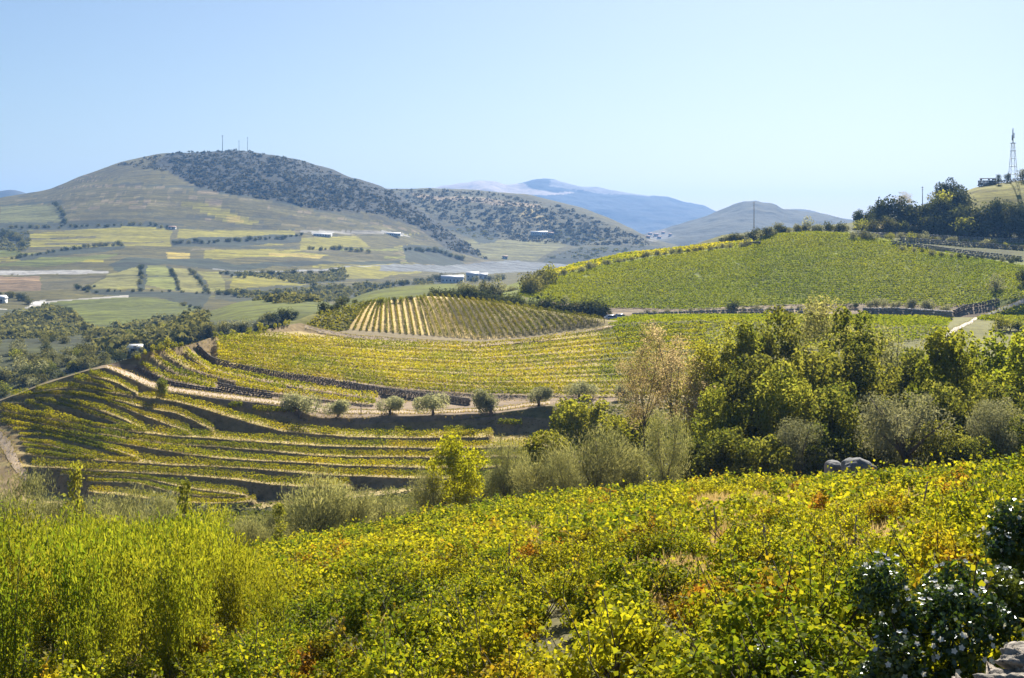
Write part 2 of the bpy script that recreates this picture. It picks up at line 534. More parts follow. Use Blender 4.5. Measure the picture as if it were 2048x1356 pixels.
GY = (0.215, 0.19, 0.014); GG = (0.105, 0.12, 0.012); OB = (0.105, 0.09, 0.034); DK = (0.032, 0.042, 0.022)
PL = (0.50, 0.47, 0.42); YL = (0.38, 0.29, 0.05); BR = (0.20, 0.13, 0.065); TAN = (0.44, 0.33, 0.15); EARTH = (0.12, 0.095, 0.065)

# --- a base sheet out to the horizon, under everything
b = MB()
g = np.linspace(-1, 1, 9)
gx = np.array([[x * 7500, 200 + (y + 1) * 4300, -47.0] for y in g for x in g])
b.add(gx, [(r * 9 + c, r * 9 + c + 1, (r + 1) * 9 + c + 1, (r + 1) * 9 + c) for r in range(8) for c in range(8)])
o = b.build('ground', plain_mat('valley_floor_ground', (0.11, 0.11, 0.05), 0.95, 0.3, 0.02)); o['kind'] = 'structure'

# --- near vineyard slope and the gully behind it
near_lines = [
    [(-400, 2100, 10), (1024, 2100, 9), (2400, 2100, 7)],
    [(-400, 1356, 44), (0, 1356, 40), (1024, 1356, 27), (2048, 1356, 17), (2400, 1356, 15)],
    [(-400, 1270, 60), (0, 1250, 58), (1024, 1150, 48), (2048, 1095, 32), (2400, 1070, 28)],
    [(-400, 1225, 94), (0, 1195, 94), (400, 1140, 96), (640, 1098, 98), (860, 1052, 98), (1060, 1024, 96), (1280, 1006, 94), (1450, 985, 90), (1600, 988, 86), (1800, 978, 78), (2048, 962, 68), (2400, 940, 62)],
    [(-400, 1240, 112), (0, 1210, 112), (400, 1152, 112), (640, 1112, 112), (860, 1066, 112), (1060, 1034, 110), (1280, 1018, 108), (1450, 1000, 106), (1600, 1000, 102), (1800, 990, 96), (2048, 975, 88), (2400, 955, 80)],
    [(-400, 1160, 136), (0, 1140, 136), (600, 1080, 136), (900, 1030, 136), (1200, 985, 134), (1500, 965, 130), (2048, 945, 124), (2400, 925, 120)],
    [(-400, 1100, 166), (0, 1085, 166), (600, 1050, 166), (900, 1005, 166), (1200, 915, 164), (1500, 890, 160), (2048, 860, 156), (2400, 850, 156)],
    [(-400, 1050, 194), (0, 1045, 194), (600, 1030, 194), (900, 985, 194), (1200, 870, 194), (2048, 810, 194), (2400, 800, 194)],
]
u, v, d, seg, _, _ = loft(near_lines, -700, 2900, 230, [10, 30, 40, 16, 16, 16, 12], 3)
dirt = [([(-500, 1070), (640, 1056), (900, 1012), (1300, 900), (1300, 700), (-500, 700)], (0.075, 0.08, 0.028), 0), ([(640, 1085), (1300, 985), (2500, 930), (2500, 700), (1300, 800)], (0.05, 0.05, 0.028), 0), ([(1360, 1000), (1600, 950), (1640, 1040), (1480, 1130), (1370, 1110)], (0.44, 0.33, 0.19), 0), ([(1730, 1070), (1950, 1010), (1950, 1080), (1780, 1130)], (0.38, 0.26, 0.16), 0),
        ([(1020, 1050), (1110, 1040), (1100, 1130), (1040, 1130)], (0.40, 0.31, 0.17), 0), ([(1290, 1160), (1430, 1120), (1440, 1200), (1320, 1220)], (0.38, 0.29, 0.16), 0)]
BARE = [[(1375, 1000), (1470, 990), (1480, 1080), (1390, 1090)], [(1475, 1000), (1590, 975), (1600, 1010), (1490, 1075)], [(1760, 1075), (1890, 1040), (1900, 1065), (1780, 1110)], [(1030, 1055), (1095, 1050), (1090, 1120), (1045, 1120)], [(1310, 1165), (1400, 1140), (1410, 1190), (1330, 1205)], [(1620, 1040), (1680, 1030), (1690, 1060), (1640, 1080)]]
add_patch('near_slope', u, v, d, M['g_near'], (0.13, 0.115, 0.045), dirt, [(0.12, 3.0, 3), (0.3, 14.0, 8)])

# --- terraced hillside (lower terraces, track, middle terraces)
LOW = [
    [(176, 984), (260, 992), (350, 1006), (430, 1007), (512, 1004)],
    [(172, 963), (273, 966), (350, 986), (400, 993), (480, 996)],
    [(120, 950), (176, 952), (290, 957), (350, 971), (385, 978), (444, 985), (496, 993)],
    [(59, 933), (137, 938), (176, 941), (273, 945), (350, 950), (398, 953), (475, 960), (537, 969), (600, 974), (700, 972)],
    [(47, 908), (156, 919), (281, 926), (350, 931), (398, 932), (475, 936), (550, 942), (623, 948), (700, 952), (778, 955), (860, 957), (1000, 956)],
    [(41, 892), (88, 898), (137, 907), (168, 916)],
    [(37, 882), (98, 890), (121, 897), (156, 907), (195, 914)],
    [(35, 871), (98, 874), (176, 892), (234, 908), (255, 914)],
    [(21, 863), (68, 861), (117, 873), (176, 885), (234, 902), (281, 919)],
    [(0, 846), (59, 855), (117, 866), (195, 880), (273, 892), (350, 905), (428, 916), (506, 921), (604, 926), (700, 932), (768, 933), (860, 936), (1060, 934)],
    [(0, 832), (59, 843), (117, 855), (195, 868), (273, 880), (350, 890), (448, 895), (550, 903), (623, 911), (700, 914), (786, 914), (890, 915), (1090, 912)],
    [(0, 820), (59, 831), (137, 844), (215, 856), (273, 864), (350, 873), (448, 879), (550, 886), (623, 891), (700, 894), (780, 895), (900, 897), (1110, 892)],
    [(49, 806), (98, 825), (106, 831)],
    [(68, 801), (137, 815), (215, 840), (268, 860)],
    [(117, 803), (195, 819), (254, 842), (291, 860)],
    [(140, 792), (176, 794), (234, 810), (293, 834), (381, 865)],
    [(195, 790), (293, 817), (351, 826), (389, 842), (430, 863)],
    [(273, 793), (312, 798), (350, 803), (399, 816), (467, 836), (526, 853), (565, 863), (643, 869), (700, 874), (786, 876), (900, 876), (985, 874)],
    [(176, 749), (234, 766), (277, 789)],
    [(146, 760), (190, 766), (230, 781)],
    [(68, 783), (137, 776), (195, 783), (264, 791)],
    [(20, 793), (98, 789), (176, 797), (235, 803)],
]
T_TOP = [(210, 731), (270, 714), (300, 702), (370, 692), (430, 673), (520, 661), (600, 645), (640, 657), (700, 669), (800, 677), (960, 686), (1050, 680), (1200, 656), (1260, 647), (1400, 642), (1900, 655), (2100, 662), (2300, 665)]
TRK_F = [(-120, 845), (0, 802), (100, 764), (180, 740), (212, 735), (260, 757), (300, 776), (340, 785), (400, 793), (500, 805), (560, 812), (600, 824), (640, 836), (700, 836), (850, 832), (1000, 826), (1060, 818), (1100, 812), (1250, 810), (1500, 806), (2300, 790)]
TRK_B = [(-120, 844), (0, 800), (100, 762), (180, 738), (212, 729), (260, 742), (300, 761), (340, 773), (400, 781), (500, 793), (560, 800), (600, 806), (640, 812), (700, 818), (850, 822), (1000, 814), (1060, 806), (1100, 800), (1250, 797), (1500, 790), (2300, 770)]


def zd(l, d): return [(a, b_, d) for a, b_ in l]


def top_d(uq): return float(np.interp(uq, [210, 300, 600, 900, 1400, 2300], [246, 252, 318, 325, 325, 330]))


mid_top_v = [(-120, 843), (0, 799), (100, 761), (180, 737)] + T_TOP
terr_lines = [
    [(-120, 1120, 190), (2300, 1100, 190)],
    [(-120, 1030, 198), (0, 1015, 200), (350, 1022, 201), (520, 1018, 201), (900, 975, 203), (1060, 940, 206), (1200, 900, 206), (2300, 860, 206)],
    zd(TRK_F, 240), zd(TRK_B, 247.5),
    [(a, b_, max(248.2, top_d(a))) for a, b_ in mid_top_v],
    [(-120, 960, 270), (0, 900, 272), (200, 850, 275), (400, 790, 300), (560, 720, 335), (600, 690, 345), (700, 655, 350), (960, 670, 350), (1100, 660, 350), (1260, 640, 365), (1500, 634, 372), (1900, 640, 372), (2300, 640, 372)],
    [(-120, 1000, 300), (0, 950, 300), (400, 850, 340), (600, 740, 380), (800, 660, 400), (1000, 660, 400), (1260, 633, 402), (1900, 634, 402), (2300, 634, 402)],
]
u, v, d, seg, vs, ds = loft(terr_lines, -120, 2300, 620, [4, 200, 6, 120, 12, 8], 1, linear=(1, 2, 3))

MT = [(420, 668), (600, 679), (800, 690), (960, 695), (1048, 687), (1243, 665), (1400, 657), (1700, 655)]
MBt = [(420, 735), (600, 752), (800, 778), (950, 790), (1048, 792), (1243, 793), (1400, 795), (1700, 790)]
WALL = [(390, 692), (405, 712), (424, 728), (494, 745), (572, 759), (600, 761), (678, 772), (756, 785), (844, 798), (942, 810)]


def cv(l, uq):
    a = np.array(l, float)
    return np.interp(uq, a[:, 0], a[:, 1])


MID = []
NM = 13
for k in range(NM):
    t = k / (NM - 1)
    pts = []
    for uu in np.arange(430, 1420, 12.0):
        vv = cv(MT, uu) * (1 - t) + cv(MBt, uu) * t + 1.2 * math.sin(uu / 90 + k * 2.1)
        if vv > cv(mid_top_v, uu) + 5 and (uu > 942 or vv < cv(WALL, uu) - 4):
            pts.append((uu, vv))
    MID.append(pts)
SUB = [
    [(279, 735), (326, 759), (380, 770), (431, 780)],
    [(304, 717), (349, 749), (395, 762), (435, 772)],
    [(328, 709), (377, 739), (455, 762), (520, 775), (572, 782)],
    [(367, 705), (416, 741), (494, 757), (611, 779), (690, 791), (756, 800)],
    [(470, 775), (540, 787), (621, 797), (700, 806), (752, 811)],
]


COV = np.zeros(v.shape + (3,), np.float32) + np.array((0.20, 0.155, 0.08), np.float32)


def terrace(seg_i, rows, bench_v, bench_d):
    k = np.where(seg == seg_i)[0]
    top_i = k[-1] + 1
    for c in range(len(u)):
        uc = u[c]
        an = []
        for r in rows:
            if len(r) > 1 and (r[0][0] - 1 <= uc or r[0][0] < 62) and uc <= r[-1][0] + 1: an.append(float(cv(r, uc)))
        if not an: continue
        v0, v1 = v[k[0], c], v[top_i, c]
        d0, d1 = d[k[0], c], d[top_i, c]
        if v0 - v1 < 4: continue
        an = sorted([a for a in an if v1 + 1.5 < a < v0 - 1.5], reverse=True)
        aa = np.array([v0] + an + [v1])
        vv = v[k, c]
        base = lambda q: d0 + (d1 - d0) * (v0 - q) / (v0 - v1)
        j = np.clip(np.searchsorted(-aa, -vv, side='right') - 1, 0, len(aa) - 2)
        t = (aa[j] - vv) / (aa[j] - aa[j + 1] + 1e-9)
        gt = np.where(t < bench_v, t / bench_v * bench_d, bench_d + (t - bench_v) / (1 - bench_v) * (1 - bench_d))
        gt = np.where(j == 0, t, gt) if len(an) == 0 else gt
        new = base(aa[j]) + (base(aa[j + 1]) - base(aa[j])) * gt
        wq = np.where(vv > 850, np.clip((uc - 25) / 40, 0, 1), 1.0)
        d[k, c] = d[k, c] * (1 - wq) + new * wq
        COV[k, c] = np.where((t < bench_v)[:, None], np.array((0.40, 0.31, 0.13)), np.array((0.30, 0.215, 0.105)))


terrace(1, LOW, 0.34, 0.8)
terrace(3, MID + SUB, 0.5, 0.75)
dd = d.copy()
for sh in (1,):
    d[:, 1:-1] = 0.25 * dd[:, :-2] + 0.5 * dd[:, 1:-1] + 0.25 * dd[:, 2:]
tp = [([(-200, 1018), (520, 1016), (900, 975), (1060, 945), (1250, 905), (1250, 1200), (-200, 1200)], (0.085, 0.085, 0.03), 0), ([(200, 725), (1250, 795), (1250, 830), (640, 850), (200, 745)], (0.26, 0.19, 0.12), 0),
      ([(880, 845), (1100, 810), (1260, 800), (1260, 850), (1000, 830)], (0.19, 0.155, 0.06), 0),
      ([(1200, 640), (2300, 630), (2300, 760), (1200, 760)], (0.17, 0.16, 0.04), 0)]
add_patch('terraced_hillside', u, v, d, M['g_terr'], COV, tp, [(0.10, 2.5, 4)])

# --- the striped mound
ST_B = [(590, 648), (610, 656), (640, 662), (690, 671), (800, 677), (900, 682), (960, 684), (1050, 676), (1200, 652), (1222, 646)]
ST_T = [(590, 642), (605, 632), (640, 622), (700, 609), (760, 600), (860, 592), (900, 594), (1000, 606), (1100, 622), (1180, 634), (1222, 641)]
stl = [
    [(590, 665, 326), (700, 685, 326), (960, 700, 326), (1222, 660, 326)],
    [(a, b_, 332) for a, b_ in ST_B],
    [(590, 642, 336), (640, 622, 350), (700, 609, 365), (860, 592, 388), (900, 594, 388), (1000, 606, 375), (1100, 622, 356), (1180, 634, 342), (1222, 641, 337)],
    [(590, 700, 380), (700, 680, 420), (860, 660, 440), (1000, 660, 430), (1222, 680, 390)],
]
u, v, d, seg, vs, ds = loft(stl, 575, 1235, 220, [3, 60, 14], 2)
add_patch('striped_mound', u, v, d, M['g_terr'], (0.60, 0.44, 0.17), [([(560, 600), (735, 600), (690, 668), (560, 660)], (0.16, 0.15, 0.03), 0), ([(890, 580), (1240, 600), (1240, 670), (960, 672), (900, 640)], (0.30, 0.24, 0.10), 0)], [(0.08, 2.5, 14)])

# --- green knoll behind the mound, and the knoll to its left
kl = [
    [(640, 660, 400), (900, 650, 400), (1100, 660, 400)],
    [(640, 625, 430), (690, 612, 430), (800, 596, 430), (900, 592, 430), (1000, 600, 430), (1100, 622, 430)],
    [(640, 622, 460), (690, 602, 470), (740, 583, 480), (800, 572, 490), (880, 567, 495), (940, 568, 495), (1000, 578, 480), (1050, 592, 470), (1100, 612, 460)],
    [(640, 680, 560), (800, 660, 580), (1000, 660, 580), (1100, 680, 560)],
]
u, v, d, seg, vs, ds = loft(kl, 630, 1110, 130, [8, 24, 10], 3)
add_patch('vineyard_knoll', u, v, d, M['g_hill'], GG, [], [(0.3, 8.0, 21)], scrub=0.2)
kl = [
    [(230, 740, 430), (400, 730, 430), (700, 720, 430)],
    [(230, 690, 470), (340, 668, 470), (480, 640, 470), (600, 625, 470), (700, 630, 470)],
    [(230, 690, 520), (300, 668, 540), (360, 643, 560), (420, 621, 580), (480, 604, 590), (540, 597, 600), (600, 597, 600), (640, 600, 590), (670, 610, 570), (700, 630, 560)],
    [(230, 740, 640), (400, 720, 680), (600, 700, 690), (700, 720, 680)],
]
u, v, d, seg, vs, ds = loft(kl, 220, 710, 160, [10, 40, 10], 3)
add_patch('green_knoll', u, v, d, M['g_hill'], (0.11, 0.125, 0.013), [([(230, 700), (420, 640), (560, 640), (640, 640), (560, 680), (300, 740)], (0.08, 0.09, 0.03), 1)], [(0.4, 10.0, 22)], scrub=0.3)

# --- the big vineyard hill on the right
bl = [
    [(1000, 650, 395), (1300, 640, 395), (1900, 645, 395), (2400, 640, 390)],
    [(1000, 606, 410), (1040, 594, 412), (1100, 606, 412), (1200, 618, 412), (1350, 621, 412), (1500, 615, 412), (1700, 610, 412), (1900, 615, 410), (1990, 606, 405), (2048, 596, 400), (2400, 560, 395)],
    [(1000, 590, 430), (1040, 576, 445), (1110, 556, 470), (1200, 533, 495), (1300, 516, 505), (1400, 504, 512), (1500, 493, 518), (1532, 468, 520), (1620, 464, 520), (1700, 466, 515), (1780, 481, 505), (1900, 506, 490), (2048, 530, 470), (2400, 560, 440)],
    [(1000, 575, 500), (1060, 556, 510), (1110, 540, 520), (1250, 511, 545), (1400, 493, 560), (1500, 481, 570), (1620, 466, 560), (1700, 468, 550), (1780, 484, 540), (1900, 510, 525), (2400, 565, 480)],
    [(1000, 640, 600), (1500, 560, 650), (1900, 560, 620), (2400, 600, 560)],
]
u, v, d, seg, vs, ds = loft(bl, 1005, 2400, 320, [6, 70, 16, 10], 2)
add_patch('vineyard_hill', u, v, d, M['g_hill'], (0.15, 0.175, 0.012), [([(1030, 590), (1200, 640), (1990, 640), (1990, 608), (1700, 606), (1500, 611), (1350, 617), (1200, 614), (1060, 600)], (0.25, 0.19, 0.12), 0)], [(0.5, 18.0, 31)], scrub=0.15)

# --- the wooded hill with the tower
rl = [
    [(1350, 560, 520), (1700, 520, 520), (2048, 560, 500), (2500, 560, 480)],
    [(1350, 500, 560), (1450, 476, 560), (1560, 467, 555), (1700, 470, 545), (1780, 488, 535), (1900, 512, 520), (2048, 532, 505), (2500, 560, 480)],
    [(1350, 500, 580), (1450, 468, 580), (1560, 461, 580), (1700, 458, 575), (1800, 464, 570), (1900, 470, 565), (2048, 478, 560), (2500, 490, 550)],
    [(1350, 500, 620), (1450, 470, 620), (1560, 458, 625), (1700, 447, 630), (1760, 430, 635), (1850, 410, 640), (1925, 384, 640), (1960, 371, 640), (2048, 361, 640), (2200, 345, 640), (2500, 330, 640)],
    [(1350, 540, 720), (1700, 500, 740), (2048, 420, 760), (2500, 390, 760)],
]
u, v, d, seg, vs, ds = loft(rl, 1360, 2500, 260, [5, 24, 40, 10], 2)
add_patch('wooded_hill', u, v, d, M['g_hill'], (0.11, 0.115, 0.025), [([(1925, 360), (2500, 320), (2500, 420), (2048, 412), (1960, 420), (1940, 440)], (0.20, 0.185, 0.03), 0), ([(1755, 445), (1812, 450), (1808, 470), (1745, 468)], (0.28, 0.22, 0.06), 0)], [(0.5, 15.0, 41)])

# --- the broad valley and the mountain with the masts
ml = [
    [(-300, 860, 380), (0, 830, 380), (300, 800, 380), (700, 780, 380), (1200, 760, 400)],
    [(-300, 720, 480), (0, 715, 480), (300, 710, 470), (700, 690, 480), (1200, 660, 500)],
    [(-300, 640, 700), (0, 640, 700), (300, 640, 700), (700, 630, 720), (1200, 590, 800)],
    [(-300, 590, 950), (300, 590, 950), (700, 580, 1000), (1000, 560, 1200), (1200, 556, 1300)],
    [(-300, 535, 1150), (300, 535, 1150), (700, 538, 1250), (1000, 536, 1600), (1200, 538, 1800)],
    [(-300, 495, 1350), (300, 495, 1350), (600, 500, 1400), (800, 505, 1500), (960, 522, 1700), (1200, 534, 1900)],
    [(-300, 460, 1550), (300, 460, 1550), (600, 470, 1600), (760, 475, 1650), (880, 495, 1720), (960, 518, 1760), (1200, 532, 2000)],
    [(-300, 420, 2000), (-60, 402, 2050), (0, 396, 2050), (40, 388, 2060), (100, 376, 2080), (160, 351, 2120), (235, 325, 2160), (300, 310, 2190), (340, 304, 2200), (400, 302, 2210), (480, 298, 2220), (550, 307, 2210), (600, 318, 2200), (640, 330, 2190), (700, 354, 2160), (760, 372, 2120), (800, 393, 2080), (850, 428, 2020), (900, 468, 1950), (960, 514, 1850), (1000, 524, 1850), (1200, 534, 2050)],
    [(-300, 440, 2700), (200, 420, 2900), (500, 400, 3000), (800, 440, 2800), (1200, 540, 2500)],
]
u, v, d, seg, vs, ds = loft(ml, -300, 1200, 600, [6, 30, 40, 40, 50, 36, 36, 90, 10], 2)
SCR = (0.024, 0.024, 0.013)
fields = []
rr_ = random.Random(8)
for i_ in range(110):
    vv_ = rr_.uniform(345, 455); uu_ = rr_.uniform(-60, 760); ln_ = rr_.uniform(60, 260); th_ = rr_.uniform(0.8, 2.4); sl_ = np.interp(uu_, [0, 300, 760], [-0.04, 0.06, 0.2])
    fields.append(([(uu_, vv_), (uu_ + ln_, vv_ + sl_ * ln_), (uu_ + ln_, vv_ + sl_ * ln_ + th_), (uu_, vv_ + th_)], rr_.choice([(0.16, 0.13, 0.05), (0.04, 0.043, 0.02), (0.055, 0.055, 0.022), (0.19, 0.14, 0.07)]), 0.4))
for i_ in range(130):
    vv_ = rr_.uniform(458, 600); uu_ = rr_.uniform(-60, 860); ln_ = rr_.uniform(40, 170); th_ = rr_.uniform(0.8, 3.6)
    fields.append(([(uu_, vv_), (uu_ + ln_, vv_ - 1), (uu_ + ln_, vv_ + th_ - 1), (uu_, vv_ + th_)], rr_.choice([(0.12, 0.105, 0.04), (0.045, 0.05, 0.02), (0.215, 0.19, 0.014), (0.17, 0.175, 0.016), (0.16, 0.13, 0.055)]), 0.4))
fields += [
    ([(330, 306), (480, 290), (600, 310), (700, 350), (780, 375), (850, 420), (980, 520), (900, 500), (830, 450), (760, 428), (700, 424), (640, 420), (560, 402), (470, 390), (400, 376), (345, 345), (310, 325)], SCR, 1.0),
    ([(0, 413), (113, 413), (123, 452), (0, 455)], (0.115, 0.12, 0.035), 0),
    ([(-300, 405), (115, 404), (116, 410), (-300, 412)], DK, 1), ([(108, 404), (120, 404), (134, 456), (124, 456)], DK, 1), ([(-300, 453), (310, 446), (345, 452), (345, 459), (60, 462), (-300, 462)], DK, 1),
    ([(240, 366), (370, 374), (500, 393), (640, 419), (640, 423), (500, 398), (370, 379), (240, 370)], DK, 1),
    ([(362, 411), (410, 411), (472, 431), (520, 444), (495, 450), (451, 445)], GY, 0), ([(451, 436), (480, 437), (492, 447), (455, 445)], YL, 0),
    ([(58, 469), (188, 459), (308, 455), (342, 462), (342, 491), (256, 491), (58, 495)], GY, 0),
    ([(58, 476), (200, 473), (200, 475), (58, 479)], OB, 1), ([(90, 485), (330, 481), (330, 483), (90, 488)], OB, 1),
    ([(355, 459), (581, 462), (595, 472), (444, 479), (355, 476)], GY, 0), ([(600, 477), (713, 471), (740, 494), (600, 497)], GY, 0),
    ([(345, 478), (600, 470), (600, 484), (480, 491), (345, 492)], DK, 1),
    ([(410, 498), (547, 494), (660, 508), (620, 513), (410, 515)], GY, 0), ([(331, 498), (380, 500), (383, 514), (338, 511)], YL, 0),
    ([(540, 503), (650, 508), (640, 513), (540, 511)], YL, 0),
    ([(-300, 545), (0, 531), (51, 520), (239, 503), (205, 517), (102, 531), (0, 536)], GG, 0), ([(-300, 505), (44, 500), (34, 513), (-300, 520)], GG, 0),
    ([(-300, 462), (58, 462), (60, 492), (48, 505), (0, 500), (-300, 500)], DK, 1),
    ([(30, 516), (130, 497), (250, 490), (250, 496), (150, 508), (40, 522)], DK, 1),
    ([(215, 530), (260, 513), (420, 512), (470, 525), (560, 522), (800, 520), (800, 526), (560, 528), (430, 536), (330, 527), (240, 545)], DK, 0.3),
    ([(-300, 541), (218, 540), (218, 546), (-300, 548)], (0.30, 0.29, 0.27), 0),
    ([(425, 532), (560, 535), (760, 528), (760, 532), (560, 540), (425, 536)], (0.24, 0.24, 0.23), 0),
    ([(-300, 549), (79, 549), (82, 582), (-300, 590)], BR, 0.3), ([(82, 551), (212, 548), (164, 582), (82, 585)], OB, 0.6),
    ([(219, 548), (290, 530), (280, 582), (171, 583)], (0.18, 0.17, 0.04), 0.1), ([(296, 530), (333, 530), (354, 582), (290, 575)], (0.17, 0.18, 0.03), 0),
    ([(290, 555), (345, 556), (346, 558), (290, 557)], DK, 0), ([(333, 530), (345, 534), (362, 585), (352, 583)], DK, 1), ([(280, 530), (296, 528), (290, 583), (276, 583)], DK, 1), ([(372, 536), (388, 540), (424, 588), (411, 588)], DK, 1),
    ([(345, 536), (372, 539), (412, 585), (362, 585)], (0.19, 0.175, 0.04), 0), ([(393, 544), (437, 544), (454, 585), (424, 585)], (0.19, 0.18, 0.03), 0),
    ([(465, 556), (533, 556), (600, 571), (461, 582)], GY, 0), ([(682, 532), (805, 528), (846, 545), (668, 559)], GY, 0),
    ([(440, 545), (470, 540), (650, 548), (690, 530), (690, 560), (600, 570), (533, 556), (465, 556)], DK, 1),
    ([(430, 583), (700, 568), (900, 556), (900, 590), (700, 600), (560, 610), (430, 600)], (0.06, 0.065, 0.03), 1),
    ([(150, 584), (424, 588), (403, 619), (308, 602), (256, 599)], DK, 0.2),
    ([(-300, 618), (41, 614), (92, 602), (256, 595), (256, 600), (92, 607), (44, 619), (-300, 630)], (0.34, 0.32, 0.28), 0),
    ([(60, 603), (92, 600), (96, 606), (64, 612)], (0.66, 0.64, 0.6), 0),
    ([(92, 606), (239, 599), (359, 609), (410, 619), (376, 643), (205, 657), (137, 623)], GG, 0.1),
    ([(135, 621), (161, 630), (219, 655), (191, 659), (164, 647)], YL, 0),
    ([(-300, 640), (92, 609), (137, 623), (164, 650), (191, 671), (-300, 680)], (0.085, 0.09, 0.035), 1), ([(-300, 672), (200, 664), (380, 640), (400, 700), (400, 860), (-300, 860)], (0.055, 0.06, 0.018), 0.6),
    ([(805, 490), (890, 494), (935, 528), (812, 523)], DK, 1),
    ([(600, 462), (680, 461), (820, 466), (820, 470), (680, 467), (600, 466)], (0.26, 0.24, 0.20), 0),
    ([(765, 463), (812, 463), (812, 469), (765, 469)], (0.3, 0.29, 0.27), 0),
    ([(620, 464), (668, 466), (664, 472), (625, 470)], (0.4, 0.39, 0.36), 0),
    ([(760, 528), (1060, 522), (1200, 522), (1200, 545), (1060, 540), (900, 545), (760, 540)], (0.15, 0.16, 0.16), 0),
]
add_patch('mountain_valley', u, v, d, M['g_far'], (0.095, 0.082, 0.017), fields, [(2.0, 45.0, 51), (6.0, 220.0, 52)], scrub=0.35)

# --- the second hill behind the valley
hl = [
    [(600, 600, 1500), (1500, 600, 1500)],
    [(600, 540, 1700), (900, 536, 1700), (1100, 536, 1750), (1300, 520, 1800), (1500, 505, 1800)],
    [(600, 470, 2100), (900, 470, 2050), (1050, 485, 2000), (1150, 490, 1980), (1250, 497, 1950), (1500, 500, 1950)],
    [(600, 385, 2600), (780, 377, 2600), (860, 376, 2600), (900, 378, 2590), (980, 384, 2560), (1050, 389, 2500), (1100, 400, 2450), (1150, 415, 2400), (1200, 434, 2300), (1250, 455, 2200), (1310, 480, 2100), (1380, 497, 2050), (1500, 510, 2000)],
    [(600, 470, 3200), (1000, 460, 3200), (1500, 530, 2900)],
]
u, v, d, seg, vs, ds = loft(hl, 620, 1500, 300, [6, 40, 70, 10], 3)
f2 = [
    ([(822, 388), (960, 396), (1078, 412), (1085, 424), (1040, 418), (900, 402), (830, 394)], (0.27, 0.20, 0.11), 0.2), ([(1044, 424), (1078, 426), (1099, 443), (1041, 439)], (0.32, 0.25, 0.09), 0),
    ([(928, 480), (1106, 477), (1133, 491), (1072, 518), (969, 518)], (0.15, 0.14, 0.04), 0),
    ([(890, 455), (990, 458), (1000, 470), (990, 484), (960, 486), (925, 470)], DK, 1), ([(1075, 462), (1160, 456), (1210, 480), (1160, 494), (1130, 488), (1106, 477)], DK, 1), ([(1090, 515), (1160, 495), (1330, 490), (1330, 530), (1080, 530)], DK, 0.6),
    ([(985, 441), (1050, 436), (1110, 446), (1110, 452), (985, 449)], (0.19, 0.16, 0.06), 0.3),
    ([(1290, 470), (1330, 462), (1360, 475), (1300, 485)], (0.18, 0.17, 0.14), 0.5),
]
add_patch('second_hill', u, v, d, M['g_far'], (0.082, 0.075, 0.024), f2, [(3.0, 60.0, 61), (6.0, 250.0, 62)], scrub=0.5)

# --- far mountains
fl = [
    [(700, 560, 5130), (1800, 560, 5130)],
    [(700, 480, 5805), (1200, 475, 5805), (1450, 470, 5805), (1800, 480, 5805)],
    [(700, 400, 7020), (840, 382, 7020), (880, 372, 7020), (920, 366, 7020), (960, 361, 7020), (985, 363, 7020), (1010, 371, 7087), (1040, 368, 7155), (1065, 361, 7155), (1090, 359, 7155), (1120, 365, 7155), (1160, 374, 7155), (1210, 379, 7155), (1260, 386, 7155), (1310, 390, 7155), (1340, 396, 7087), (1370, 406, 7020), (1410, 414, 6952), (1440, 427, 6885), (1500, 450, 6750), (1800, 480, 6615)],
    [(700, 460, 8370), (1800, 490, 8100)],
]
u, v, d, seg, vs, ds = loft(fl, 720, 1700, 300, [4, 60, 10], 1)
add_patch('blue_mountain', u, v, d, M['g_mount'], (0.05, 0.052, 0.04), [([(830, 380), (900, 362), (1000, 358), (1080, 380), (1150, 384), (1060, 392), (960, 384), (880, 382)], (0.42, 0.34, 0.26), 0.4), ([(1100, 362), (1300, 386), (1300, 392), (1180, 384), (1100, 372)], (0.25, 0.22, 0.19), 0.6)], [(14.0, 220.0, 71), (6.0, 60.0, 72)], scrub=0.8)
fl = [
    [(1200, 560, 2700), (1900, 540, 2700)],
    [(1200, 490, 2900), (1350, 480, 2900), (1500, 475, 2900), (1900, 490, 2900)],
    [(1200, 500, 3300), (1300, 468, 3400), (1360, 448, 3450), (1400, 436, 3500), (1450, 416, 3500), (1490, 404, 3500), (1510, 403, 3500), (1530, 409, 3500), (1550, 410, 3500), (1566, 420, 3500), (1600, 424, 3500), (1640, 430, 3500), (1700, 440, 3500), (1900, 470, 3400)],
    [(1200, 560, 4000), (1900, 540, 4000)],
]
u, v, d, seg, vs, ds = loft(fl, 1220, 1880, 240, [4, 60, 10], 1)
add_patch('grey_peak', u, v, d, M['g_mount'], (0.07, 0.07, 0.038), [([(1290, 468), (1330, 460), (1350, 472), (1310, 478)], (0.18, 0.17, 0.15), 0.6)], [(8.0, 150.0, 81), (4.0, 45.0, 82)], scrub=0.7)
fl = [
    [(1500, 520, 4200), (2100, 520, 4200)],
    [(1500, 440, 4600), (1580, 417, 4600), (1620, 420, 4600), (1660, 432, 4600), (1720, 440, 4600), (2100, 480, 4600)],
    [(1500, 500, 5200), (2100, 520, 5200)],
]
u, v, d, seg, vs, ds = loft(fl, 1510, 2050, 60, [20, 8], 1)
add_patch('distant_ridge', u, v, d, M['g_mount'], (0.09, 0.09, 0.06), [], [(6.0, 150.0, 91)])
fl = [
    [(-300, 480, 4200), (300, 480, 4200)],
    [(-300, 372, 4700), (0, 384, 4700), (20, 379, 4700), (45, 384, 4700), (120, 420, 4700), (300, 440, 4700)],
    [(-300, 450, 5400), (300, 480, 5400)],
]
u, v, d, seg, vs, ds = loft(fl, -300, 290, 60, [20, 8], 1)
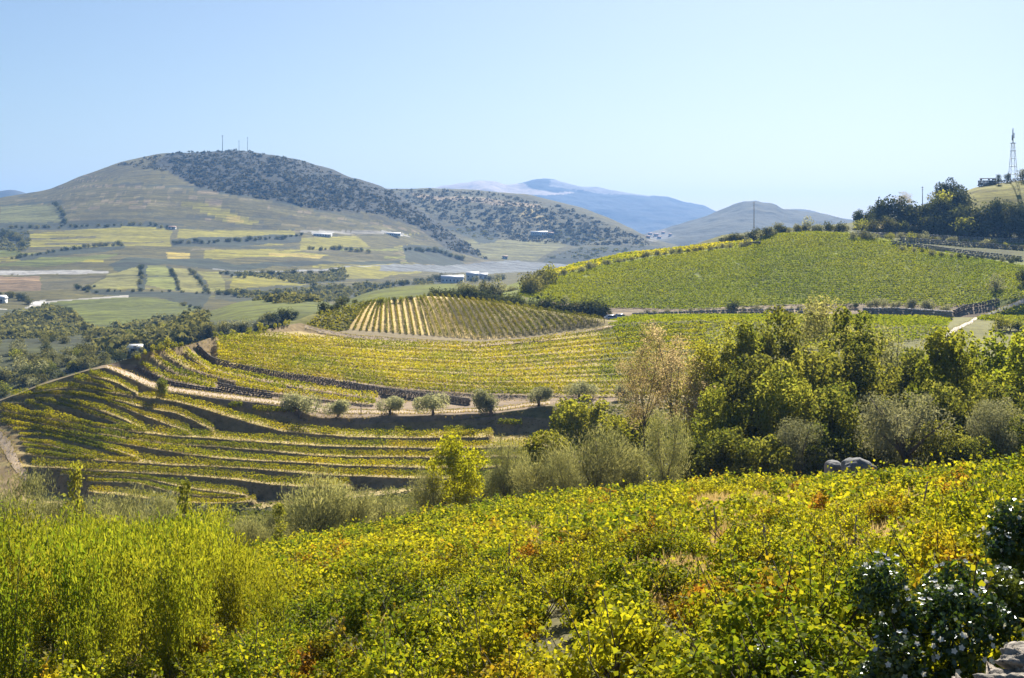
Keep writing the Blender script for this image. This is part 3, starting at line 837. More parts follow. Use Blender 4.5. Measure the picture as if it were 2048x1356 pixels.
add_patch('distant_ridge', u, v, d, M['g_mount'], (0.085, 0.085, 0.06), [], [(6.0, 150.0, 92)])


# ------------------------------------------------------------------ tracks (strips laid on the ground)
def strip(name, left, right, mat, patch, lift=0.05, step=5, n=4, kind='structure'):
    """left / right edges as pixel polylines sampled together and laid onto the ground"""
    a = np.array(left, float); b_ = np.array(right, float)
    la = np.r_[0, np.cumsum(np.hypot(*np.diff(a, axis=0).T))]; lb = np.r_[0, np.cumsum(np.hypot(*np.diff(b_, axis=0).T))]
    k = max(4, int(la[-1] / step))
    s = np.linspace(0, 1, k)
    rows = []
    for t in s:
        p = np.array([np.interp(t * la[-1], la, a[:, i]) for i in (0, 1)]); q = np.array([np.interp(t * lb[-1], lb, b_[:, i]) for i in (0, 1)])
        r = []
        for j in range(n):
            e = j / (n - 1)
            c = p * (1 - e) + q * e + np.random.RandomState(int(t * 999) + j).uniform(-0.9, 0.9, 2) * (j in (0, n - 1))
            h = hit(c[0], c[1], *patch)
            r.append(None if h is None else (h.x, h.y, h.z + lift))
        if all(x is not None for x in r): rows.append(r)
    V = np.array(rows).reshape(-1, 3)
    Q = [(i * n + j, i * n + j + 1, (i + 1) * n + j + 1, (i + 1) * n + j) for i in range(len(rows) - 1) for j in range(n - 1)]
    o = link(name, fast_mesh(name, V, Q, smooth=True), mat); o['kind'] = kind
    # grass creeping over the verges and along the middle
    A = np.array(rows); rg = np.random.default_rng(len(rows))
    P = []
    for e, amt in ((0, 10), (n - 1, 10), (1, 2), (2, 2)):
        for i in range(len(A) - 1):
            f = rg.random((amt, 1))
            P.append(A[i, e] * (1 - f) + A[i + 1, e] * f + rg.normal(size=(amt, 3)) * (0.3, 0.3, 0.03) + (0, 0, 0.06))
    P = np.concatenate(P)
    V, Q = cards(P, rg.normal(size=P.shape) * (1, 1, 0.4), 0.34, rg, 0.3, 0.1, rg.normal(size=P.shape) * 0.5 + np.array([0, 0, 1.0]))
    q = link('verge_grass', fast_mesh('verge_grass', V, Q), M['weeds']); q['kind'] = 'stuff'
    return o


TH = ('terraced_hillside',)
strip('dirt_track', [(214, 731), (260, 745), (300, 763), (340, 775), (400, 783), (500, 795), (560, 802), (640, 814), (700, 820), (850, 823), (1000, 815), (1060, 807), (1100, 803)],
      [(214, 735), (260, 756), (300, 774), (340, 783), (400, 791), (500, 803), (560, 810), (640, 826), (700, 828), (850, 828), (1000, 821), (1060, 813), (1100, 809)], M['track'], TH)
strip('dirt_track', [(598, 644), (640, 658), (700, 670), (800, 678), (960, 686), (1050, 679), (1200, 656), (1228, 648)],
      [(594, 650), (640, 666), (700, 677), (800, 684), (960, 693), (1050, 686), (1200, 660), (1235, 651)], M['track'], TH)
strip('dirt_track', [(0, 862), (20, 880), (40, 925), (60, 952), (75, 965)], [(-6, 885), (8, 905), (22, 930), (44, 960), (50, 975)], M['track'], TH)
strip('dirt_track', [(1858, 690), (1880, 674), (1910, 655), (1940, 642), (1952, 634)], [(1872, 690), (1892, 676), (1920, 658), (1945, 646), (1956, 637)], M['palerock'], TH)
strip('dirt_track', [(1955, 634), (1985, 622), (2010, 612), (2048, 597), (2090, 578)], [(1958, 638), (1990, 628), (2016, 618), (2052, 605), (2095, 588)], M['palerock'], ('vineyard_hill', 'terraced_hillside'))
# ------------------------------------------------------------------ air
b = MB(); b.box((0, 4500, 125), (16000, 9200, 350))
haze = b.build('haze', None); haze['kind'] = 'stuff'
m, N, L = new_mat('haze_air')
out = N.new('ShaderNodeOutputMaterial'); pv = N.new('ShaderNodeVolumePrincipled')
pv.inputs['Density'].default_value = HAZE_DENSITY; pv.inputs['Color'].default_value = (*HAZE_COLOR, 1); pv.inputs['Anisotropy'].default_value = 0.2
pv.inputs['Density Attribute'].default_value = ''; pv.inputs['Temperature Attribute'].default_value = ''
L.new(pv.outputs[0], out.inputs['Volume']); haze.data.materials.append(m)

# ------------------------------------------------------------------ plant archetypes (height 1, width 1)


def rdir(rng, n):
    return unit(rng.normal(size=(n, 3)))


def crown_pts(rng, lobes, n, shell=0.55):
    """points through a set of lobes [(c, r)] biased to their shells"""
    wgt = np.array([r ** 2 for _, r in lobes]); wgt /= wgt.sum()
    k = rng.choice(len(lobes), n, p=wgt)
    cc = np.array([c for c, _ in lobes])[k]; rr = np.array([r for _, r in lobes])[k]
    D = rdir(rng, n)
    rad = rr * (shell + (1.12 - shell) * rng.random(n) ** 0.7)
    P = cc + D * rad[:, None]
    return P, D, k


def limbs(rng, lobes, trunk_h, r0, n=7, lean=(0, 0), sides=6):
    b = MB()
    top = np.array([lean[0], lean[1], trunk_h])
    b.tube([(0, 0, -0.04), (lean[0] * 0.3, lean[1] * 0.3, trunk_h * 0.5), top], [r0 * 1.25, r0, r0 * 0.8], sides)
    idx = rng.permutation(len(lobes))[:n]
    for i in idx:
        c, r = lobes[i]
        c = np.array(c)
        st = top * rng.uniform(0.7, 1.0)
        mid = (st + c) / 2 + rng.normal(size=3) * 0.03 + np.array([0, 0, 0.03])
        b.tube([st, mid, c + (c - st) * 0.15], [r0 * 0.55, r0 * 0.36, r0 * 0.12], 5)
    return b


def tree_arch(seed, asp, n_lobes=26, lob=(0.10, 0.19), z0=0.12, rxy=0.40, n=5000, leaf=0.03, trunk=0.3, r0=0.022, shape='oval', up=0.35, aspect=0.65, stroke=0.0, shell=0.5, lean=(0, 0)):
    """a tree one unit wide and asp units high: lobes of leaves round a trunk with limbs"""
    rng = np.random.default_rng(seed)
    lobes = []
    cz = asp * (1 + z0) / 2; rz = asp * (1 - z0) / 2 - lob[0] * 0.8
    n_lobes = int(n_lobes * max(0.8, asp ** 0.8))
    while len(lobes) < n_lobes:
        p = rng.uniform(-1, 1, 3)
        if (p ** 2).sum() > 1 or (p ** 2).sum() < 0.10: continue
        k = 1.0
        if shape == 'vase': k = 0.45 + 0.55 * (p[2] + 1) / 2
        if shape == 'column': k = 1.0 - 0.35 * max(0, p[2]) ** 2
        lobes.append((np.array([p[0] * rxy * k, p[1] * rxy * k, cz + p[2] * rz]), rng.uniform(*lob)))
    n = int(n * max(0.8, asp))
    P, D, k = crown_pts(rng, lobes, n, shell)
    Nn = unit(D * 0.6 + rng.normal(size=(n, 3)) * 0.6 + np.array([0, 0, up]))
    T = None
    if stroke > 0:
        c0 = np.array([0, 0, cz - rz])
        T = unit(P - c0) * stroke + rng.normal(size=(n, 3)) * 0.35 + np.array([0, 0, 0.5])
    P[:, 2] = np.maximum(P[:, 2], 0.01)
    V, Q = cards(P, Nn, leaf, rng, aspect, 0.12, T)
    cm = fast_mesh('crown', V, Q)
    tr = limbs(rng, lobes, trunk * asp, r0, 10, lean).mesh('trunk')
    return tr, cm


ARCH = {}


def arch(kind, asp):
    """variants of each kind of plant at a few proportions, made when first wanted"""
    spec = {
        'broad': dict(n_lobes=34, lob=(0.09, 0.17), n=5600, leaf=0.044, shell=0.70, mat='broad'),
        'tall': dict(n_lobes=34, lob=(0.09, 0.17), n=5600, leaf=0.044, shell=0.70, shape='column', z0=0.06, mat='broad'),
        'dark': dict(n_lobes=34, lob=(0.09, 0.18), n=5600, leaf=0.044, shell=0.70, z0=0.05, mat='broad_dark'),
        'bright': dict(n_lobes=34, lob=(0.09, 0.18), n=5600, leaf=0.044, shell=0.70, z0=0.06, mat='bright'),
        'greyish': dict(n_lobes=36, lob=(0.08, 0.16), n=6500, leaf=0.030, z0=0.06, mat='greyish', aspect=0.5),
        'olive': dict(n_lobes=30, lob=(0.10, 0.19), z0=0.2, n=8000, leaf=0.034, aspect=0.34, r0=0.035, mat='olive'),
        'olive_small': dict(n_lobes=10, lob=(0.10, 0.24), z0=0.2, rxy=0.40, n=3400, leaf=0.06, aspect=0.4, trunk=0.36, r0=0.035, mat='olive_pale'),
        'silver': dict(n_lobes=30, lob=(0.11, 0.2), z0=0.05, rxy=0.42, n=8500, leaf=0.05, aspect=0.14, stroke=1.3, shell=0.2, trunk=0.22, r0=0.018, shape='vase', mat='silver'),
        'yellow': dict(n_lobes=30, lob=(0.07, 0.15), z0=0.1, n=5000, leaf=0.034, trunk=0.2, r0=0.02, mat='yellow'),
        'sapling': dict(n_lobes=9, lob=(0.14, 0.28), z0=0.05, rxy=0.34, n=260, leaf=0.13, trunk=0.4, r0=0.02, shape='column', mat='lime'),
        'lime': dict(n_lobes=34, lob=(0.08, 0.17), n=5200, leaf=0.044, z0=0.06, shell=0.6, mat='lime'),
        'dry': dict(n_lobes=30, lob=(0.08, 0.17), z0=0.34, n=4200, leaf=0.030, aspect=0.4, trunk=0.42, r0=0.016, rxy=0.44, shell=0.2, mat='dry'),
        'scrub': dict(n_lobes=12, lob=(0.18, 0.30), z0=0.0, rxy=0.30, n=700, leaf=0.085, trunk=0.25, r0=0.03, mat='scrub'),
        'scrub_dark': dict(n_lobes=12, lob=(0.18, 0.30), z0=0.0, rxy=0.30, n=700, leaf=0.085, trunk=0.25, r0=0.03, mat='pine'),
        'scrub_olive': dict(n_lobes=12, lob=(0.18, 0.30), z0=0.0, rxy=0.30, n=700, leaf=0.085, trunk=0.25, r0=0.03, mat='olive'),
        'scrub_green': dict(n_lobes=12, lob=(0.18, 0.30), z0=0.0, rxy=0.30, n=750, leaf=0.08, trunk=0.25, r0=0.03, mat='broad'),
        'pine': dict(n_lobes=24, lob=(0.10, 0.18), z0=0.08, n=3000, leaf=0.05, r0=0.022, mat='pine'),
        'umbrella': dict(n_lobes=18, lob=(0.09, 0.15), z0=0.6, rxy=0.42, n=1600, leaf=0.05, trunk=0.6, r0=0.02, mat='pine'),
    }[kind]
    big = kind in ('broad', 'tall', 'dark', 'bright', 'greyish', 'olive', 'silver')
    bk = min((0.65, 0.9, 1.25, 1.7, 2.3, 3.0), key=lambda q: abs(math.log(q / asp)))
    if (kind, bk) in ARCH: return bk, ARCH[kind, bk]
    spec = dict(spec); mt = spec.pop('mat')
    res = []
    for i in range(2 if big else 3):
        tr, cm = tree_arch(sum(map(ord, kind)) * 7 + i * 101 + int(bk * 50), bk, **spec)
        tr.materials.append(M['bark_pale'] if kind in ('silver', 'dry', 'olive', 'olive_small') else M['bark']); cm.materials.append(M[mt])
        res.append((tr, cm))
    ARCH[kind, bk] = res
    return bk, res


_cnt = [0]


def tree(name, label, cat, kind, loc, hgt, wid, group=None, rz=None, sink=0.0):
    i = _cnt[0]; _cnt[0] += 1
    rng = random.Random(i * 13 + 5)
    bk, va = arch(kind, hgt / wid)
    tr, cm = va[i % len(va)]
    o = empty(name, (loc[0], loc[1], loc[2] - sink), rng.uniform(0, 6.28) if rz is None else rz, (wid, wid, hgt / bk))
    tag(o, label, cat, group)
    link('trunk', tr, None, o); link('crown', cm, None, o)
    return o


def tree_px(name, label, cat, kind, u, vtop, wpx, d, group=None, patch=(), vbase=None, wk=1.12):
    """a tree whose top shows at row vtop, standing on the ground at distance d (or where its foot shows)"""
    if vbase is not None:
        h = hit2(u, vbase, *patch)
        loc = (h.x, h.y, h.z); d = h.y
    else:
        d = float(np.interp(d, [60, 70, 80, 90, 105, 125, 150], [100, 106, 113, 122, 142, 166, 176]))
        x = (u - U0) / F * d
        loc = (x, d, gz(x, d, *patch))
    ztop = -(vtop - H) / F * d
    return tree(name, label, cat, kind, loc, (ztop - loc[2]) * 1.03, wpx / F * d * wk, group)


# ------------------------------------------------------------------ vine rows
def hedge_mesh(pts, height, width, per_m, leaf, rng, top_var=0.25, gaps=0.0):
    pts = np.asarray(pts, float)
    seg = np.linalg.norm(np.diff(pts, axis=0), axis=1); L_ = np.r_[0, np.cumsum(seg)]
    n = max(60, int(L_[-1] * per_m))
    s = rng.random(n) * L_[-1]
    if gaps > 0:
        keep = vnoise(s / 1.7, s * 0 + 3.3, int(rng.integers(99))) > gaps
        s = s[keep]; n = len(s)
    P = np.stack([np.interp(s, L_, pts[:, i]) for i in range(3)], 1)
    hv = np.interp(s / L_[-1], np.linspace(0, 1, np.size(height)), np.atleast_1d(height))
    height = hv
    hv = height * (1 + top_var * 2 * fbm(s / 2.2, s * 0 + 7.7, int(rng.integers(99))))
    th = rng.uniform(0, math.pi, n) + rng.normal(size=n) * 0.15
    rr = rng.uniform(0.5, 1.1, n)
    tgv = np.gradient(pts, axis=0); tgv = unit(np.stack([np.interp(s, L_, tgv[:, i]) for i in range(3)], 1) * np.array([1, 1, 0]))
    side = np.stack([-tgv[:, 1], tgv[:, 0], 0 * s], 1)
    off = side * (np.cos(th) * rr * width / 2)[:, None]
    z = 0.18 * height + np.sin(th) * rr * (hv - 0.18 * height) + rng.normal(size=n) * 0.04
    P = P + off; P[:, 2] += np.clip(z, 0.02, None)
    Nn = side * np.cos(th)[:, None] + np.array([0, 0, 1]) * np.sin(th)[:, None] + rng.normal(size=(n, 3)) * 0.5
    V, Q = cards(P, Nn, leaf, rng, 0.85, 0.15)
    return fast_mesh('vine_row', V, Q)


ORD = ['lowest', 'second', 'third', 'fourth', 'fifth', 'sixth', 'seventh', 'eighth', 'ninth', 'tenth', 'eleventh', 'twelfth', 'thirteenth', 'fourteenth', 'fifteenth', 'sixteenth', 'seventeenth', 'eighteenth', 'nineteenth', 'twentieth', 'twenty-first', 'twenty-second', 'twenty-third', 'twenty-fourth', 'twenty-fifth', 'twenty-sixth', 'twenty-seventh', 'twenty-eighth', 'twenty-ninth', 'thirtieth', 'thirty-first', 'thirty-second', 'thirty-third', 'thirty-fourth', 'thirty-fifth', 'thirty-sixth', 'thirty-seventh', 'thirty-eighth', 'thirty-ninth', 'fortieth', 'forty-first', 'forty-second', 'forty-third', 'forty-fourth', 'forty-fifth']


def row_points(poly, patch, step, back=0.0):
    a = np.array(poly, float)
    la = np.r_[0, np.cumsum(np.hypot(*np.diff(a, axis=0).T))]
    k = max(3, int(la[-1] / step))
    P = []
    for t in np.linspace(0, la[-1], k):
        h = hit(np.interp(t, la, a[:, 0]), np.interp(t, la, a[:, 1]), *patch)
        if h is not None: P.append((h.x, h.y + back, h.z))
    P = np.array(P)
    if len(P) > 6:   # knock out strays where the ray slipped past an edge
        for i in range(3): P[:, i] = np.convolve(np.pad(P[:, i], 2, mode='edge'), np.ones(5) / 5, 'valid')
    return P


rng = np.random.default_rng(11)


def vine_row(poly, label, group, height, *a, **k):
    return vine_row_(poly, label, group, height, *a, **k)


def gap_height(poly, hmax):
    """vine height along a row, kept under the spacing to the next row uphill"""
    us = np.array([p[0] for p in poly], float); vs_ = np.array([p[1] for p in poly], float)
    uq = np.linspace(us[0], us[-1], 24); vq = np.interp(uq, us, vs_)
    out_ = []
    for a_, b_ in zip(uq, vq):
        g_ = [b_ - cv(r, a_) for r in LOW if r is not poly and r[0][0] <= a_ <= r[-1][0]]
        g_ = [q for q in g_ if q > 3]
        gp = min(g_) if g_ else 30.0
        out_.append(min(hmax, max(0.45, 0.70 * gp / F * 222)))
    return np.array(out_)


def vine_row_(poly, label, group, height, width, per_m, leaf, mat, patch=TH, step=4, back=0.38, gaps=0.0, top_var=0.25):
    P = row_points(poly, patch, step, back)
    if len(P) < 3: return None
    # settle on the ground behind the terrace edge
    for p in P:
        z = gz(p[0], p[1], *patch)
        if z is not None and abs(z - p[2]) < 0.8: p[2] = z
    c = P[len(P) // 2].copy()
    me = hedge_mesh(P - c, height, width, per_m, leaf, rng, top_var, gaps)
    o = link('vine_row', me, M[mat])
    o.location = c
    return tag(o, label, 'vine row', group)


LONG = {3, 4, 9, 10, 11, 17}
nl = ns = 0
for i, poly in enumerate(LOW):
    if i in LONG:
        lab = 'long golden green vine row crossing the lower terraces, %s of the long ones from below' % ORD[nl]; nl += 1
    else:
        lab = 'short vine row petering out on the left lower terraces, %s from below' % ORD[ns]; ns += 1
    vine_row(poly, lab, 'vine rows on the lower terraces', gap_height(poly, 1.25) * (1.0 if i in LONG else 0.82), 0.9 if i in LONG else 0.55, 110, 0.19 if i in LONG else 0.16, 'vine_row')
short2 = [([(453, 822), (485, 822)], 'tiny trimmed block of vines on the bank left of the first olive tree'), ([(502, 829), (592, 831)], 'short trimmed vine row on the bank beside the first olive tree'),
          ([(788, 866), (826, 866)], 'short vine stretch between two olive shadows under the track'), ([(885, 863), (946, 864)], 'short vine stretch right of the olive shadows under the track'),
          ([(885, 874), (952, 875)], 'second short vine stretch right of the olive shadows'), ([(994, 853), (1046, 856)], 'green vine block on the dark bank beneath the grey olive')]
for poly, lab in short2:
    vine_row(poly, lab, 'short vine rows on the bank below the track', 0.95, 0.8, 120, 0.22, 'vine_row', step=3)
for k, poly in enumerate(reversed(MID)):
    vine_row(poly, 'level vine row across the middle terraces, %s from the bottom' % (ORD[k] if k else 'first'), 'vine rows on the middle terraces', 1.1, 1.25, 52, 0.27, 'vine_row', step=5, back=0.8, top_var=0.35)
for k, poly in enumerate(SUB):
    vine_row(poly, 'vine row curving down to the track at the left end, %s from the track' % (ORD[k] if k else 'first'), 'curving vine rows beside the track', 1.2, 1.3, 85, 0.25, 'vine_row', step=4, back=0.7, top_var=0.4)

# ragged yellow shoots at the silhouetted left end of the middle terraces
# striped mound: rows run uphill
UBT = [(690, 735), (727, 755), (757, 764), (773, 773), (788, 778), (801, 789), (815, 801), (828, 812), (842, 823), (856, 834), (881, 846), (895, 860), (981, 935), (1050, 990), (1120, 1070), (1200, 1170), (1222, 1205)]
ST = ('striped_mound',)
post_me = MB().box((0, 0, 0.65), (0.13, 0.13, 1.3)).mesh('post'); post_me.materials.append(M['wood'])
k = 0
for ub in np.arange(692, 1212, 13.6):
    ut = float(cv(UBT, ub))
    vb = float(cv(ST_B, ub)) - 3.5; vt = float(cv(ST_T, ut)) + 1.5
    n = 40
    P = []
    # straight in plan from foot to head of the row, following the ground
    hb = hit(ub, vb, *ST); ht = hit(ut, vt + 1, *ST) or hit(ut, vt + 3, *ST)
    if hb is None or ht is None: continue
    for t in np.linspace(0.015, 1, n):
        x = hb.x * (1 - t) + ht.x * t; y = hb.y * (1 - t) + ht.y * t
        z = gz(x, y, *ST)
        if z is not None: P.append((x, y, z))
    P = np.array(P)
    left = ub < 872
    o = empty('vine_row', tuple(P[0]))
    tag(o, ('dark vine row up the pale striped mound, %s from its left end' if left else 'green vine row on the leafy right mound, %s row from the left') % (ORD[k] if k else 'first'), 'vine row', 'vine rows on the striped mound')
    me = hedge_mesh(P - P[0], 0.85 if left else 1.25, 0.42 if left else 0.62, 30 if left else 36, 0.26, rng, 0.3, 0.0)
    link('foliage', me, M['vine_green'] if not left or k % 3 else M['broad_dark'], o)
    p = link('post', post_me, None, o); p.location = (P[0] - P[0]) + np.array([0.02, -0.5, -0.05])
    k += 1


# ------------------------------------------------------------------ leafy cover on the big vineyard hill (no rows can be told apart)
def scatter_field(name, polys, patch, n, leaf, hgt, mat, seed, rowdir=None, spacing=2.2, excl=()):
    rng = np.random.default_rng(seed)
    A, B_, Cc, ar = [], [], [], []
    for g_ in patch:
        V_, Q_, u_, v_ = GRID[g_]
        uc = u_[Q_].mean(1); vc = v_[Q_].mean(1)
        k = inpoly(uc, vc, polys)
        # only the side that faces up the picture: drop quads that lie behind a crest
        q = Q_[k]; p0, p1, p2, p3 = (V_[q[:, i]] for i in range(4))
        A.append(p0); B_.append(p1 - p0); Cc.append(p3 - p0); ar.append(np.linalg.norm(np.cross(p1 - p0, p3 - p0), axis=1))
    A = np.concatenate(A); B_ = np.concatenate(B_); Cc = np.concatenate(Cc); ar = np.concatenate(ar)
    k = rng.choice(len(A), int(n * 1.3), p=ar / ar.sum())
    P = A[k] + B_[k] * rng.random((len(k), 1)) + Cc[k] * rng.random((len(k), 1))
    if spacing:      # vines stand in lines
        q = P[:, 1] + 0.25 * P[:, 0] + 6 * np.sin(P[:, 0] / 45)
        P[:, 1] += (np.round(q / spacing) * spacing - q) * 0.8 + rng.normal(size=len(P)) * 0.2
    P = P[vnoise(P[:, 0] / 3.0, P[:, 1] / 3.0, seed) > 0.1]
    P = np.array(P)
    P[:, 2] += rng.uniform(0.1, 1, len(P)) * hgt
    Nn = rng.normal(size=P.shape) * 0.5 + np.array([0, 0.25, 1.0])
    V, Q = cards(P, Nn, leaf, rng, 0.8, 0.15)
    o = link(name, fast_mesh(name, V, Q), M[mat])
    o['kind'] = 'stuff'
    return o


VH = ('vineyard_hill',)
scatter_field('vineyard_cover', [(1036, 594), (1040, 577), (1110, 557), (1200, 534), (1300, 517), (1400, 505), (1500, 494), (1532, 470), (1620, 465.5), (1700, 467.5), (1780, 483), (1900, 508), (2048, 533), (2150, 560), (2150, 580), (1985, 606), (1900, 614), (1700, 608), (1500, 612), (1350, 618), (1200, 615), (1100, 603)], VH, 210000, 0.44, 0.6, 'field_green', 3)
scatter_field('vineyard_cover', [(1080, 552), (1120, 539), (1250, 511), (1400, 494), (1505, 482), (1500, 491), (1400, 502), (1300, 513), (1200, 531), (1110, 553)], VH, 5000, 1.0, 1.0, 'vine_row', 4)
scatter_field('vineyard_cover', [(1215, 646), (1265, 634), (1500, 631), (1905, 636), (1880, 676), (1700, 700), (1450, 700), (1250, 700)], TH + VH, 30000, 0.5, 0.8, 'field_green', 5)
scatter_field('vineyard_cover', [(610, 654), (640, 625), (700, 612), (738, 606), (688, 666), (640, 660)], ST, 2600, 0.55, 0.7, 'vine_green', 6)
scatter_field('vineyard_cover', [(1955, 640), (2000, 622), (2060, 608), (2200, 590), (2200, 640), (2048, 648)], VH + TH, 5000, 0.7, 0.8, 'field_green', 7)

scatter_field('bank_weeds', [(0, 806), (100, 766), (214, 737), (300, 778), (400, 795), (560, 814), (640, 830), (850, 834), (1000, 828), (1110, 814), (1110, 950), (860, 972), (520, 1012), (200, 1010), (60, 960), (60, 870), (0, 850)], TH, 26000, 0.26, 0.22, 'weeds', 31, None, 0)
scatter_field('bank_weeds', [(300, 704), (430, 676), (600, 680), (800, 688), (960, 694), (1250, 664), (1250, 796), (942, 806), (600, 808), (440, 782), (270, 738)], TH, 14000, 0.24, 0.2, 'weeds', 32, None, 0)
scatter_field('undergrowth', [(-60, 1150), (640, 1100), (1060, 1020), (1330, 1000), (2200, 960), (2200, 830), (1330, 800), (1200, 875), (860, 990), (-60, 1040)], ('near_slope',), 26000, 0.6, 1.0, 'under', 33, None, 0)
scatter_field('undergrowth', [(-60, 1100), (-60, 1014), (520, 1014), (900, 972), (1110, 935), (1110, 815), (1250, 806), (1900, 790), (1900, 1100)], TH, 16000, 0.5, 0.7, 'under', 34, None, 0)

# ------------------------------------------------------------------ dry-stone walls
def stone_wall(label, poly, patch, height, stone, mat, group=None, single=False, depth=0.5, seed=1):
    """a wall built up of stones on a traced foot line; single = each stone its own part"""
    rng = np.random.default_rng(seed)
    P = row_points(poly, patch, 4)
    L_ = np.r_[0, np.cumsum(np.linalg.norm(np.diff(P, axis=0), axis=1))]
    o = empty('stone_wall', tuple(P[0]))
    tag(o, label, 'wall', group)
    pieces = MB()
    proto = []
    if single:
        for j in range(5):
            V, T = blob(rng, (0.55, 0.5, 0.5), (0, 0, 0), 0.2, 0)
            V = np.sign(V) * np.abs(V) ** 0.8
            me = fast_mesh('stone', V, None, T); me.materials.append(mat); proto.append(me)
    ny = max(2, int(height / (stone * 0.62)))
    for r in range(ny):
        s = rng.uniform(0, stone)
        while s < L_[-1]:
            wd = stone * rng.uniform(0.7, 1.5)
            c = np.array([np.interp(s, L_, P[:, i]) for i in range(3)]) - P[0]
            top = height * (1 + 0.35 * (vnoise(s / 4, 2.0, seed) - 0.5))
            z = (r + 0.45) * height / ny
            if z < top:
                c = c + np.array([0, rng.normal() * 0.05, z - 0.1])
                if single and len(o.children) < 290:
                    q = link('stone', proto[int(rng.integers(5))], None, o)
                    q.location = c; q.rotation_euler = (rng.normal() * 0.2, rng.normal() * 0.2, rng.uniform(0, 6)); q.scale = (wd, depth * 1.2, height / ny * 1.15)
                else:
                    V, T = blob(rng, (wd * 0.55, depth * 0.55, height / ny * 0.58), c, 0.2, 0)
                    pieces.add(V, None, T)
            s += wd
    if pieces.n:
        q = pieces.build('stonework', mat, o); q['kind'] = 'stuff'
    return o


stone_wall('long dark retaining wall curving below the middle terraces', [(392, 692), (405, 712), (424, 728), (494, 745), (572, 759), (600, 762), (678, 773), (756, 787), (844, 799), (942, 811)], TH, 1.4, 0.36, M['schist'], seed=2)
stone_wall('short retaining wall beside the track below the curving vines', [(433, 778), (480, 788), (548, 797)], TH, 1.4, 0.5, M['schist'], seed=3)
stone_wall('low retaining wall rising along the upper side of the track', [(268, 738), (300, 752), (335, 768), (400, 780), (440, 784)], TH, 0.8, 0.45, M['schist'], seed=4)
stone_wall('grey rubble wall standing between two green fields right of the copse', [(1725, 632), (1790, 632), (1850, 635), (1906, 640)], VH + TH, 2.4, 0.85, M['stone'], single=True, depth=0.9, seed=5)
stone_wall('long low stone wall under the big vineyard hill, from cars to copse', [(1262, 634), (1330, 632), (1400, 629), (1480, 626), (1560, 626), (1620, 624)], VH + TH, 1.3, 0.7, M['stone'], seed=6)
for i, (poly, lab) in enumerate([([(1780, 490), (1860, 500), (1960, 512), (2048, 522)], 'lowest grey stone terrace wall under the wooded hill'), ([(1800, 482), (1900, 490), (2048, 500)], 'middle grey stone terrace wall under the wooded hill'), ([(1700, 474), (1800, 474), (1900, 480), (2048, 486)], 'uppermost stone terrace wall under the wooded hill')]):
    stone_wall(lab, poly, ('wooded_hill', 'vineyard_hill'), 1.8, 0.9, M['stone'], 'terrace walls under the wooded hill', seed=8 + i)
stone_wall('dark stone edging along the crest road of the vineyard hill', [(1255, 511), (1330, 503), (1400, 497), (1480, 490), (1524, 488)], VH, 1.1, 0.9, M['schist'], seed=12)
stone_wall('low stone retaining wall beside the pale track at the right', [(1905, 632), (1930, 620), (1975, 612), (2000, 604)], VH + TH, 1.6, 0.7, M['schist'], seed=13)

# ------------------------------------------------------------------ copse and other trees of the near and middle ground
NS = ('near_slope',)
COP = 'trees of the copse on the right'
copse = [
    (1478, 632, 120, 104, 'tall', 'narrow tall green tree at the left edge of the copse'),
    (1562, 612, 140, 112, 'tall', 'tall leafy tree with a pointed top behind the copse'),
    (1648, 592, 170, 122, 'greyish', 'tallest grey green tree in the middle of the copse'),
    (1700, 612, 150, 108, 'tall', 'tall green tree right of the tallest grey green one'),
    (1625, 668, 190, 96, 'dark', 'dense dark green tree in the heart of the copse'),
    (1510, 716, 160, 92, 'dark', 'dark green tree at the front left of the copse'),
    (1572, 742, 150, 88, 'broad', 'rounded green tree low in front of the dense dark tree'),
    (1786, 648, 170, 122, 'greyish', 'pale olive green tree below the grey rubble wall'),
    (1720, 690, 160, 96, 'dark', 'dark tree standing behind the large grey olive'),
    (1842, 690, 150, 110, 'broad', 'green tree between pale olive green tree and bright tree'),
    (1905, 668, 170, 98, 'bright', 'bright green tree beside the pale track, left of two'),
    (1992, 648, 190, 104, 'bright', 'broad bright green tree at the right edge, beneath the track'),
    (2075, 668, 180, 98, 'bright', 'bright green tree cut by the right edge of the picture'),
    (1436, 770, 110, 90, 'broad_small', 'small leafy tree beside the dry pinkish tree'),
    (1412, 690, 120, 100, 'lime', 'light yellow green tree between dry tree and copse'),
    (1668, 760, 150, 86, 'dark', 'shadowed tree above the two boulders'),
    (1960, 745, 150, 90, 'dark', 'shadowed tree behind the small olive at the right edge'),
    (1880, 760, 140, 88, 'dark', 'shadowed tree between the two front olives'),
]
for u_, vt, wp, d_, kd, lab in copse:
    tree_px('copse_tree', lab, 'tree', 'broad' if kd == 'broad_small' else kd, u_, vt, wp, d_, COP, NS)
for u_, vt, wp, d_, lab in [(1812, 772, 190, 78, 'large grey olive tree in front of the copse'), (1992, 796, 115, 76, 'small grey olive tree near the right edge of the copse'), (1602, 832, 110, 78, 'low grey olive bush left of the two boulders')]:
    tree_px('olive_tree', lab, 'olive tree', 'olive', u_, vt, wp, d_, 'olive trees in front of the copse', NS)
tree_px('dry_tree', 'dry pinkish beige tree with thin bare trunk left of the copse', 'tree', 'dry', 1350, 645, 165, 98, None, NS)
tree_px('dry_tree', 'second dry beige tree, slighter and left of the pinkish one', 'tree', 'dry', 1288, 655, 110, 102, None, NS)
tree_px('yellow_green_tree', 'light yellow green tree below the clipped olives by the track', 'tree', 'lime', 1160, 785, 130, 150, None, NS)
tree_px('yellow_green_tree', 'small yellow green tree in front of the dry beige trees', 'tree', 'lime', 1250, 830, 130, 120, None, NS)
SILV = 'silvery willow trees along the foot of the slope'
